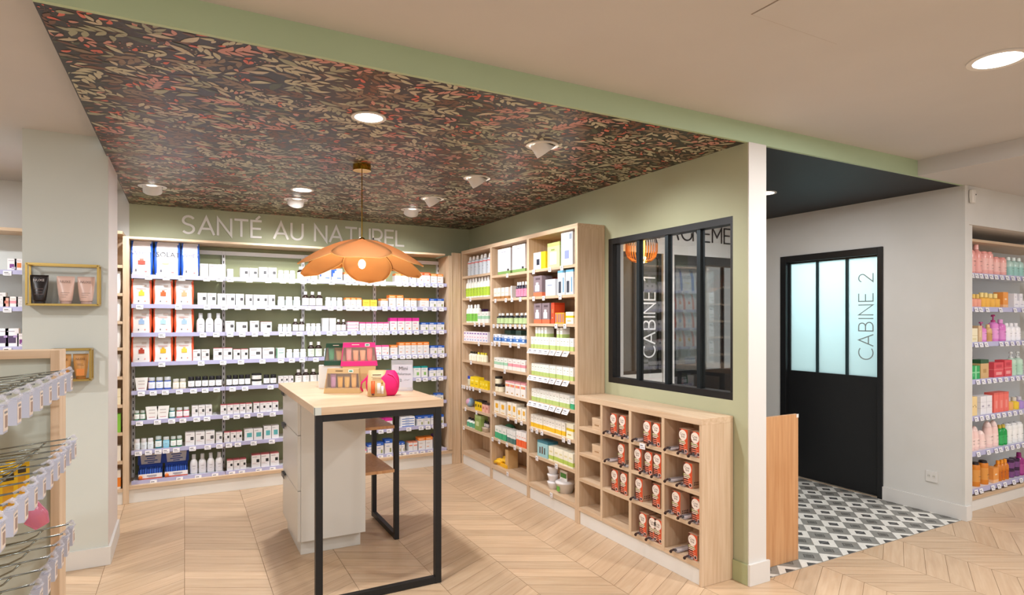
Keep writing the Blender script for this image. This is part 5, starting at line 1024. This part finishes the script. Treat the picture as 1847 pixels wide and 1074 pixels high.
for r in (0, 1): place(WB, (XU+.085, 3.50, LZ[r]+.0008), -pi/2, 'wooden_box', ['upper', 'lower'][r]+' small pale wooden box in the first column of low oak cubbies', 'box', 'pale wooden boxes')
put_tag(TAG_B, lu, (XU-.006-2.67, px_y(1160, XU)-3.08, .70), -pi/2)

# ================================================================ ISLAND TABLE
tb = empty('display_table', (.945, 3.91, 0), 0, 'high oak topped display table on black tube frames with white drawer cabinet', 'table')
def T(x0, x1, y0, y1, z0, z1): return (x0-.945, x1-.945, y0-3.91, y1-3.91, z0, z1)
MB().box(*T(.59, 1.30, 3.225, 4.60, 1.003, 1.045), oak_x).obj('table_top', tb, bevel=.0015)
MB().box(*T(.5885, .622, 3.2235, 3.2255, 1.004, 1.044), C('#C9CFC8')).box(*T(.5885, .5905, 3.2235, 3.25, 1.004, 1.044), C('#C9CFC8')).obj('corner_patch', tb)
r = .018
mb = MB()
for a in ((.595, .631, 3.228, 3.264, 0, 1.002), (1.252, 1.288, 3.228, 3.264, 0, 1.002), (.631, 1.252, 3.229, 3.263, .967, 1.002), (.631, 1.252, 3.229, 3.263, .002, .038)): mb.box(*T(*a), black_t)
mb.obj('frame', tb, bevel=.001)
mb = MB()
for a in ((1.256, 1.288, 4.0, 4.034, 0, 1.002), (1.256, 1.288, 4.55, 4.584, 0, 1.002), (1.257, 1.287, 4.034, 4.55, .002, .036), (1.257, 1.287, 4.034, 4.55, .968, 1.002)): mb.box(*T(*a), black_t)
mb.obj('frame', tb, bevel=.001)
MB().box(*T(.64, 1.045, 3.955, 4.60, .105, 1.002), greyw).obj('cabinet_body', tb, bevel=.001)
MB().box(*T(.65, 1.03, 4.03, 4.58, .0, .105), greyw).obj('cabinet_plinth', tb)
dr = None
for z0, z1 in ((.775, .998), (.427, .771), (.11, .423)):
    dr = MB().box(*T(.62, .639, 3.958, 4.598, z0, z1), greyw).obj('drawer', tb, bevel=.001)
    mb = MB(); mb.box(*T(.606, .622, 4.44, 4.56, z1-.004, z1+.0), black_m); mb.box(*T(.604, .607, 4.44, 4.56, z1-.03, z1), black_m); mb.obj('handle', dr)
for z in (.782, .484): MB().box(*T(1.045, 1.25, 3.985, 4.58, z-.02, z), oak_d).obj('shelf', tb, bevel=.001)
TT = 1.0455
# ---------------------------------------------------------------- gift kits on the table
film = see_through('window_film', '#FFFFFF', .1)
def kit(w_, d, h, head, base, tubes, top_in=.86):
    hd, bs = C(head), C(base); hh = h*.2; bh = h*.2; tw = w_*top_in
    P = []
    back = MB()
    def tr(z): return (w_+(tw-w_)*z/h)/2, d/2*(1-.65*z/h)
    mb = MB()
    def slab(m_, z0, z1, mt):
        x0, y0 = tr(z0); x1, y1 = tr(z1)
        m_.box(-1, 1, -1, 1, 0, 1, mt, tf=lambda x, y, z: (x*(x1 if z else x0), y*(y1 if z else y0), z1 if z else z0)); return m_
    P.append(('base', slab(MB(), 0, bh, bs).mesh('base')))
    P.append(('header', slab(MB(), h-hh, h, hd).cbox(w_*.22, -tr(h-hh/2)[1]-.003, h-hh*.5, .03, .001, hh*.6, C('#E8F0EA')).cbox(w_*.22, -tr(h-hh/2)[1]-.0038, h-hh*.5, .02, .001, hh*.25, C('#2E8A70')).cbox(-w_*.1, -tr(h-hh/2)[1]-.0035, h-hh*.45, w_*.2, .0008, hh*.14, C('#F2E8E0') if head != '#C9A878' else C('#6A5238')).mesh('header')))
    bk = MB(); x0, y0 = tr(bh); x1, y1 = tr(h-hh); bk.poly([(-x0, y0, bh), (x0, y0, bh), (x1, y1, h-hh), (-x1, y1, h-hh)], C('#C9A878')); bk.poly([(-x0, y0+.001, bh), (-x1, y1+.001, h-hh), (x1, y1+.001, h-hh), (x0, y0+.001, bh)], C('#C9A878'))
    for sg in (-1, 1): bk.box(-1, 1, -1, 1, 0, 1, bs, tf=lambda x, y, z: ((sg*((x1 if z else x0)-.0025)+x*.0025), y*(y1 if z else y0), (h-hh) if z else bh))
    P.append(('back_card', bk.mesh('back_card')))
    n = len(tubes)
    for i, (c_, k) in enumerate(tubes):
        cx = -w_*.38+w_*.76*(i+.5)/n; tw_ = w_*.76/n*.86; m_ = MB(); hh_ = (h-hh-bh)*(1.0 if k else .78)
        m_.loft([(bh, tw_*.36, tw_*.32, C(c_)), (bh+hh_*.15, tw_*.42, tw_*.34, C(c_)), (bh+hh_*.9, tw_*.5, tw_*.12, C(c_)), (bh+hh_, tw_*.5, tw_*.06, C(c_))], 12, (cx, 0))
        P.append(('tube', m_.mesh('tube', True)))
    fm = MB(); fm.poly([(-x0, -y0, bh), (x0, -y0, bh), (x1, -y1, h-hh), (-x1, -y1, h-hh)], film); P.append(('window_film', fm.mesh('film')))
    return P
FACE = -.31
place(kit(.225, .08, .15, '#C9A878', '#C4A06C', [('#B884A0', 1), ('#D8A040', 0), ('#D8A850', 0), ('#E8B060', 1)]), (.868, 3.80, TT), -.50, 'gift_kit', 'kraft gift kit with pink and golden tubes at front left of the table', 'gift kit', 'gift kits')
place([(None, MB().box(-.1, .1, -.035, .045, 0, .148, C('#D6D8D6')).mesh('riser'))], (.885, 4.135, TT), -.25, 'riser_box', 'plain pale grey box behind the kraft gift kit', 'box')
place([(None, MB().box(-.105, .105, -.04, .04, 0, .148, C('#C9A878')).box(-.08, .05, -.0405, -.04, .05, .1, C('#B8936A')).mesh('riser'))], (1.015, 4.0, TT), -.25, 'kraft_box', 'plain kraft box under the pink gift kit', 'box')
place(kit(.235, .085, .152, '#E01E7A', '#D81872', [('#E89A90', 1), ('#E0A070', 0), ('#E8A878', 0), ('#F07A6A', 1)]), (1.015, 4.0, TT+.149), -.25, 'gift_kit', 'pink banded gift kit standing on the kraft box', 'gift kit', 'gift kits')
place(kit(.19, .07, .145, '#12442E', '#10402A', [('#3E9A6A', 1), ('#C9A070', 0), ('#C9A070', 1)]), (.91, 4.12, TT+.149), -.25, 'gift_kit', 'dark green banded gift kit standing on the pale box', 'gift kit', 'gift kits')
# pink vanity pouch with kraft sleeve
def vanity():
    pk = C('#E0156C', .6); m_ = MB(); rg = []
    for i in range(11):
        t = i/10; z = .15*t; f = (1-abs(2*t-1)**2.6)
        rg.append((z, .098*(.72+.28*f), .045*(.35+.65*f), pk))
    m_.loft(rg, 28, sq=2.6)
    sl = MB(); sl.loft([(.001, .056, .0475, C('#D2B080')), (.075, .058, .050, C('#D2B080')), (.151, .052, .03, C('#D2B080'))], 24, (-.03, 0), 4.5)
    def q(x, z, w_, h, c_, k=0): sl.cbox(x-.03, -.0515-k*.0004, z, w_, .0006, h, C(c_))
    q(0, .128, .05, .006, '#6A5238'); q(0, .115, .06, .003, '#8A7250'); q(0, .106, .05, .003, '#8A7250'); q(-.022, .055, .022, .075, '#E0622A'); q(-.022, .014, .014, .012, '#5A2A1A', 1); q(.012, .05, .02, .06, '#E6DAD2'); q(.032, .04, .014, .045, '#F0E8E4'); q(.03, .085, .008, .02, '#C8A040')
    zp = MB(); zp.tube([(.03, -.035, .135), (.06, -.037, .125), (.085, -.03, .09), (.09, -.025, .05)], .0025, C('#F04A90'), 6)
    st = MB(); st.tube([(-.09, 0, .11), (-.12, -.01, .08), (-.125, -.015, .05), (-.115, -.01, .03)], .006, pk, 8)
    return [('pouch_body', m_.mesh('pouch_body', True)), ('kraft_sleeve', sl.mesh('sleeve', True)), ('zip', zp.mesh('zip', True)), ('strap', st.mesh('strap', True))]
place(vanity(), (1.035, 3.53, TT+.001), -.35, 'vanity_pouch', 'hot pink zip pouch with kraft sleeve at front of the table', 'pouch')
# acrylic sign holder
def sign_holder():
    a = MB(); a.box(-.068, .068, -.0015, .0015, .004, .195, clear); a.box(-.068, .068, -.03, .05, 0, .004, clear)
    b = MB(); b.box(-.063, .063, .002, .0026, .02, .165, C('#ECEAEC')); ik = C('#3A3A3E'); b.text('Mini', .008, .142, .034, -.0021, ik); b.text('Moluroux', .01, .107, .023, -.0021, ik)
    hp = [(-.03+.012*math.sin(t)**3, -.0022, .068+.001*(13*cos(t)-5*cos(2*t)-2*cos(3*t)-cos(4*t))) for t in [i*2*pi/16 for i in range(17)]]
    b.tube(hp, .0008, ik, 4); b.text('2', -.008, .066, .026, -.0021, ik); b.tube([(.012, -.0022, .066), (.024, -.0022, .07), (.034, -.0022, .066), (.046, -.0022, .072)], .0008, ik, 4)
    return [('acrylic', a.mesh('acrylic')), ('card', b.mesh('card'))]
place(sign_holder(), (1.22, 3.73, TT), -.42, 'sign_holder', 'clear acrylic holder with handwritten card on the right of the table', 'sign holder')

# ================================================================ GOLD WALL SHELVES ON THE PILLAR
def gold_shelf(x0, x1, z0, z1, label):
    t = empty('gold_shelf', ((x0+x1)/2, 4.38, z0), 0, label, 'wall shelf', 'gold wire shelves'); hw = (x1-x0)/2; h = z1-z0; mb = MB(); r = .0055; yb, yf = .05, -.042
    for sx in (-hw, hw):
        for y in (yb, yf): mb.box(sx-r, sx+r, y-r, y+r, 0, h, gold)
        for z in (0, h): mb.box(sx-r, sx+r, yf, yb, z-r, z+r, gold)
    for y in (yb, yf):
        for z in (0, h): mb.box(-hw, hw, y-r, y+r, z-r, z+r, gold)
    mb.obj('frame', t); MB().box(-hw+.006, hw-.006, yf+.006, yb-.006, -.002, .002, glass).obj('glass_plate', t)
gold_shelf(-.79, -.452, 1.585, 1.818, 'wide gold framed shelf holding three cosmetic tubes on the pillar')
gold_shelf(-.68, -.49, 1.142, 1.322, 'smaller gold framed shelf with two amber tubes low on the pillar')
mk = [(-.5, .5, .40, .41, '#8A7A74'), (-.5, .3, .33, .34, '#8A7A74'), (-.5, .1, .25, .26, '#8A7A74')]
mkb = [(-.5, .5, .52, .53, '#8A7070'), (-.4, .4, .42, .43, '#7A6464'), (-.45, .5, .33, .34, '#7A6464')]
TBK = tubeprod(.088, .168, '#1E1718', '#2A2628', [('NUXE', .82, .02)], '#C8C0C0', mkb)
TPK = tubeprod(.088, .165, '#DDBBAE', '#C9A9A0', [('NUXE', .80, .02)], '#7A6864', mk)
place(TBK, (-.737, 4.372, 1.588), 0, 'cosmetic_tube', 'black cosmetic tube standing in the wide gold shelf', 'tube', 'cosmetic tubes')
place(TPK, (-.613, 4.372, 1.588), 0, 'cosmetic_tube', 'middle pale pink cosmetic tube standing in the wide gold shelf', 'tube', 'cosmetic tubes')
place(TPK, (-.514, 4.372, 1.588), 0, 'cosmetic_tube', 'right pale pink cosmetic tube standing in the wide gold shelf', 'tube', 'cosmetic tubes')
TAM = tubeprod(.078, .15, '#C08A4A', '#B07030', [('NUXE', .80, .018)], '#5A3A20', [(-.5, .5, .15, .42, '#D8843A'), (-.4, .4, .55, .56, '#6A4A30'), (-.4, .3, .6, .61, '#6A4A30')])
for x, l in ((-.625, 'left'), (-.54, 'right')): place(TAM, (x, 4.372, 1.1455), 0, 'cosmetic_tube', l+' amber cosmetic tube in the smaller gold shelf', 'tube', 'amber tubes')

# ================================================================ HOOK DISPLAY IN THE FOREGROUND
gd = empty('hook_display', (-.8, 2.3, 0), 0, 'oak framed display stand with rows of wire hooks at the left edge', 'display stand')
def D(x0, x1, y0, y1, z0, z1): return (x0+.8, x1+.8, y0-2.3, y1-2.3, z0, z1)
MB().box(*D(-.361, -.338, 2.30, 2.41, 0, 1.405), oak_v).obj('frame_post', gd, bevel=.001)
MB().box(*D(-1.5, -.361, 2.30, 2.41, 1.381, 1.405), oak_x).obj('top_board', gd, bevel=.001)
MB().box(*D(-1.5, -.361, 2.335, 2.35, .08, 1.381), mat('pale_green_glass_panel', '#C4CCC2', .25)).obj('back_panel', gd)
MB().box(*D(-.66, -.63, 1.15, 2.29, .08, 1.385), oak_v).obj('hook_board', gd)
MB().box(*D(-.72, -.58, 1.15, 2.33, 0, .08), oak_v).obj('foot', gd)
tagb = mat('lavender_grey_holder', '#B4B8C8', .35)
def hook_meshes(L_):
    a = MB(); ti = math.tan(R(5.7)); pts = [(0, 0, 0), (L_*.5, 0, L_*.5*ti), (L_-.012, 0, (L_-.012)*ti)]
    a.tube(pts, .0022, chrome, 6); l2 = L_-.075
    a.tube([(0, .006, -.02), (l2*.85, .006, -.02+l2*.85*ti*.8), (l2*.95, .006, -.02+l2*.95*ti+.004), (l2, .006, -.02+l2*ti+.016)], .0024, chrome, 6)
    a.ball((l2, .006, -.02+l2*ti+.017), .004, chrome, 8, 6)
    h = MB(); zt = L_*ti; h.tube([(L_-.02, -.004, zt-.002), (L_-.006, .008, zt+.006), (L_+.004, -.002, zt-.004), (L_-.01, -.008, zt-.012)], .0035, clear, 6); h.ball((L_-.004, 0, zt+.004), .006, clear, 8, 6)
    t = MB(); t.box(L_-.016, L_, -.017, .017, zt-.062, zt-.012, tagb); t.box(L_, L_+.0008, -.0145, .0145, zt-.058, zt-.018, C('#E6D8CC')); t.box(L_+.0008, L_+.0012, -.006, .01, zt-.052, zt-.03, C('#A08A80')); t.box(L_+.0008, L_+.0012, -.01, .01, zt-.026, zt-.022, C('#8A8A90')); t.box(L_-.017, L_+.001, -.0175, .0175, zt-.0125, zt-.010, clear)
    return a.mesh('hook', True), h.mesh('clip', True), t.mesh('price_holder')
HK = hook_meshes(.34)
for z, y0, st, n in ((1.319, 2.165, .106, 8), (1.109, 2.235, .092, 10), (.861, 2.20, .092, 10)):
    for i in range(n):
        o = bpy.data.objects.new('hook', HK[0]); COL.objects.link(o); o.parent = gd; o.location = (-.63+.8, y0-i*st-2.3, z)
        for nm, me in (('clip', HK[1]), ('price_holder', HK[2])): c = bpy.data.objects.new(nm, me); COL.objects.link(c); c.parent = o
def blister(c1, c2, w_=.095, h=.16):
    mb = MB(); mb.box(-.0015, .0015, -w_/2, w_/2, -h, 0, C(c1)); mb.box(.0015, .010, -w_*.35, w_*.35, -h*.8, -h*.25, C(c2)); mb.box(.0016, .0022, -w_*.4, w_*.4, -h*.2, -h*.08, C('#3A3018')); mb.box(-.0006, .0006, -.012, .012, 0, .012, C(c1)); return [(None, mb.mesh('blister'))]
BL = blister('#E8BE1A', '#D49A18')
for i, (x, k, dz, l) in enumerate(((-.445, 0, 0, 'farthest'), (-.455, 1, .0, 'middle'), (-.47, 2, .0, 'nearest'))):
    y = 2.235-k*.092+.006; z = 1.109-.02+(x+.63)*.08-.024
    place(BL, (x, y, z), -.95, 'blister_pack', l+' yellow blister pack hanging on the middle row of hooks', 'packet', 'yellow blister packs')
pk_ = mat('pink_plastic', '#F08AA8', .12, trans=.5); mb = MB(); mb.loft([(-.075, .016, .009, pk_), (-.05, .026, .014, pk_), (-.015, .022, .012, pk_), (0, .008, .005, pk_)], 16, sq=3)
mb.xform(lambda x, y, z: (x*cos(.5)-z*sin(.5), y, x*sin(.5)+z*cos(.5)))
o = mb.obj('pink_pack', None, True, (-.345, 1.87, 1.055)); tag(o, 'translucent pink plastic pack dangling from the middle row of hooks', 'packet')

# ================================================================ RECESSED SHELVING AT RIGHT
YR = 2.46
rs = empty('recessed_shelving', (5.9, 2.62, 0), 0, 'white recessed shelving of hair and beauty products at far right', 'shelving')
def RR(x0, x1, y0, y1, z0, z1): return (x0-5.9, x1-5.9, y0-2.62, y1-2.62, z0, z1)
MB().box(*RR(5.245, 7.0, 2.45, 2.80, 2.11, 2.13), oak_x).obj('top_board', rs); MB().box(*RR(5.245, 7.0, 2.775, 2.795, .12, 2.11), mat('white_back_panel', '#E4E8EA', .4)).obj('back_panel', rs)
MB().box(*RR(5.245, 7.0, 2.44, 2.795, .09, .118), oak_x).obj('base_board', rs, bevel=.001); MB().box(*RR(5.245, 7.0, 2.45, 2.47, 0, .09), white_p).obj('plinth', rs)
RZ = [1.86, 1.595, 1.318, 1.025, .737, .457, .165]
RS = []
for z in RZ:
    s_ = MB().box(*RR(5.25, 7.0, YR, 2.774, z-.012, z), steel_w).obj('metal_shelf', rs); RS.append(s_)
    MB().box(*RR(5.25, 7.0, YR-.008, YR-.001, z-.034, z+.004), lilac).obj('price_rail', s_)
def rtag(px, j): put_tag(TAG_B, RS[j], (px_x(px, YR)-5.9, YR-.016-2.62, RZ[j]-.02), 0, R(-14))
VR = {'pinkt': ('tall', '#F0A8A0', '#F4B8B0', '#F2B4AC'), 'pinkc': ('cylinder', '#F4B4AC', '#F0A49C', '#F6C4BC'), 'tealt': ('tall', '#BCDCD4', '#E4F0EC', '#9CCCC4'), 'rosep': ('perfume', '#F0A890', '#E8C46A', None), 'goldp': ('perfume', '#F0B850', '#F4DC90', None),
 'magp': ('pump', '#E48AD0', '#B83A80', '#E8A0D8'), 'magt': ('tall', '#D878C0', '#E4A0D4', '#E090CC'), 'whitet': ('tall', '#F4F2F4', '#F0EEF0', '#F6F4F8'), 'goldt': ('tall', '#D8B07A', '#E4C48A', '#C89A60'), 'mintp': ('pump', '#C4E0CC', '#D8DCDA', '#B4D8C0'),
 'amberp': ('perfume', '#F0B468', '#C8C0C0', None), 'violp': ('perfume', '#B494D8', '#C8C4D0', None), 'yellp': ('perfume', '#F0CC40', '#D8D0C0', None), 'palep': ('dome', '#F2D0C8', '#F4D8D0', '#F4D8D0'), 'greent': ('tall', '#1F9A48', '#C8B04A', '#3AB060'), 'whitec': ('cylinder', '#EEEEEC', '#E4E4E4', '#F4F4F2'), 'lilt': ('cylinder', '#DCD8EC', '#D0CCE4', '#E6E2F2'),
 'amb': ('cylinder', '#D8822A', '#2A1E1A', '#E09A4A'), 'peacht': ('cylinder', '#F0BE90', '#E8B080', '#F6D4B0'), 'ambt': ('tall', '#D07A20', '#F09A2E', '#C86A18'), 'pjar': ('pot', '#4A2A50', '#3A2040', '#7A4A80'), 'magb': ('tall', '#9A2A78', '#8A2068', '#B04A90')}
RI = [
 (0, 1748, 1771, 2, 'pinkt', .24, 'tall salmon pink bottle'), (0, 1772, 1791, 2, 'pinkc', .19, 'salmon pink tube'), (0, 1792, 1816, 2, 'pinkc', .155, 'pale pink tube'), (0, 1818, 1846, 3, 'tealt', .165, 'pale teal bottle'),
 (1, 1747, 1768, 3, 'rosep', .105, 'small rose perfume bottle with gold cap'), (1, 1769, 1784, 2, 'goldp', .12, 'gold perfume bottle'), (1, 1785, 1803, 2, 'goldp', .115, 'amber gold perfume bottle'), (1, 1804.5, 1814, 1, 'orangebox', .13, 'orange gold box'), (1, 1824, 1844, 2, 'cube', .062, 'white cube box'),
 (2, 1747, 1759, 1, 'creambox', .11, 'cream box'), (2, 1760, 1767, 1, 'tanbox', .13, 'tan box'), (2, 1768, 1780, 1, 'magp', .16, 'short pink pump bottle'), (2, 1781, 1788, 1, 'goldt', .14, 'slim gold bottle'), (2, 1789, 1803, 1, 'magp', .22, 'tall pink pump bottle'), (2, 1804, 1814, 1, 'magt', .18, 'magenta pink bottle'), (2, 1815, 1840, 3, 'whitet', .15, 'white bottle'),
 (3, 1748, 1763, 1, 'greengift', .105, 'green gift box with ribbon'), (3, 1764, 1779, 1, 'kraftbox', .15, 'kraft box with dark green top'), (3, 1788, 1806, 1, 'redbox', .12, 'left red box'), (3, 1807, 1821, 1, 'redbox', .135, 'right taller red box'), (3, 1822, 1846, 2, 'mintp', .20, 'pale green pump bottle'),
 (4, 1748, 1758, 1, 'dotbox', .15, 'yellow box with black dots'), (4, 1764, 1785, 2, 'whitebox', .145, 'white box'), (4, 1788, 1815, 3, 'coral', .16, 'coral red box'), (4, 1817, 1828, 1, 'amberp', .105, 'amber perfume bottle'), (4, 1829, 1837, 1, 'yellp', .10, 'yellow perfume bottle'), (4, 1838, 1846, 1, 'violp', .10, 'violet perfume bottle'),
 (5, 1748, 1765, 2, 'palep', .19, 'slim blush bottle'), (5, 1766, 1779, 1, 'palep', .145, 'short blush bottle'), (5, 1780, 1801, 2, 'palep', .21, 'tall blush bottle'), (5, 1802, 1815, 2, 'greent', .165, 'bright green bottle'), (5, 1816, 1845, 3, 'whitec', .165, 'white cylinder bottle'),
 (6, 1755, 1785, 2, 'amb', .19, 'amber bottle with dark cap'), (6, 1787, 1797, 1, 'orangebox', .12, 'orange box'), (6, 1799, 1818, 3, 'ambt', .165, 'slim amber bottle'), (6, 1838, 1847, 1, 'magb', .19, 'magenta purple bottle'),
]
for (j, p0, p1, n, key, h, desc) in RI:
    x0, x1 = px_x(p0, YR+.03), px_x(p1, YR+.03); st = (x1-x0)/n; where = f'on {SW[j] if j else "top"} shelf of right recess'
    for i in range(n):
        w1 = st*.95
        if key in VR:
            w1 = min(w1, .075); v = VR[key]; parts = product((key, round(w1, 3), h), lambda: vessel(v[0], w1, h, v[1], v[2], v[3])); nm, cat = ('perfume_bottle' if v[0] == 'perfume' else 'pump_bottle' if v[0] == 'pump' else 'bottle'), 'bottle'; d = w1
        else: d = .07; parts = product((key, round(w1, 3), h), lambda: carton(w1, d, h, key)); nm, cat = 'carton', 'box'
        place(parts, (max(x0+st*(i+.5), 5.252+w1/2+.003), YR+.012+d/2, RZ[j]+.001), 0, nm, lab(i, n, desc, where), cat, plural(desc)+' '+where if n > 1 else None)
for i, (p, l) in enumerate(((1828, 'left'), (1838, 'right'))):
    place(product('cube2', lambda: carton(.055, .06, .06, 'cube')), (px_x(p, YR+.03), YR+.045, RZ[1]+.0635), 0, 'carton', l+' upper white cube box on second shelf of right recess', 'box', 'upper white cubes')
for i in range(2):
    for k in range(2):
        w1 = .072; place(product('pj', lambda: vessel('pot', w1, .075, *VR['pjar'][1:])), (px_x(1822.5+k*9.5, YR+.04), YR+.05, RZ[6]+.001+i*.0755), 0, 'jar', ('lower', 'upper')[i]+(' left', ' right')[k]+' dark purple jar stacked on bottom shelf of right recess', 'jar', 'stacked dark purple jars')
for i in range(2): place(product('pb', lambda: carton(.03, .05, .055, 'peachbox')), (5.272, YR+.035, RZ[6]+.001+i*.0555), 0, 'carton', ('lower', 'upper')[i]+' small peach box at left end of bottom recess shelf', 'box', 'small peach boxes')
for j, ps in enumerate(((1750, 1758, 1766, 1775, 1784, 1793, 1803, 1813, 1823, 1833, 1843), (1757, 1765, 1777, 1801, 1827, 1842), (1757, 1766, 1775, 1802, 1812, 1822, 1832, 1842), (1760, 1770, 1780, 1790, 1800, 1811, 1822, 1832, 1842), (1757, 1767, 1777, 1787, 1797, 1807, 1817, 1827, 1837), (1761, 1779, 1793, 1801, 1812, 1822, 1832, 1842), (1757, 1766, 1787, 1798, 1809, 1825, 1838))):
    for p in ps: rtag(p, j)
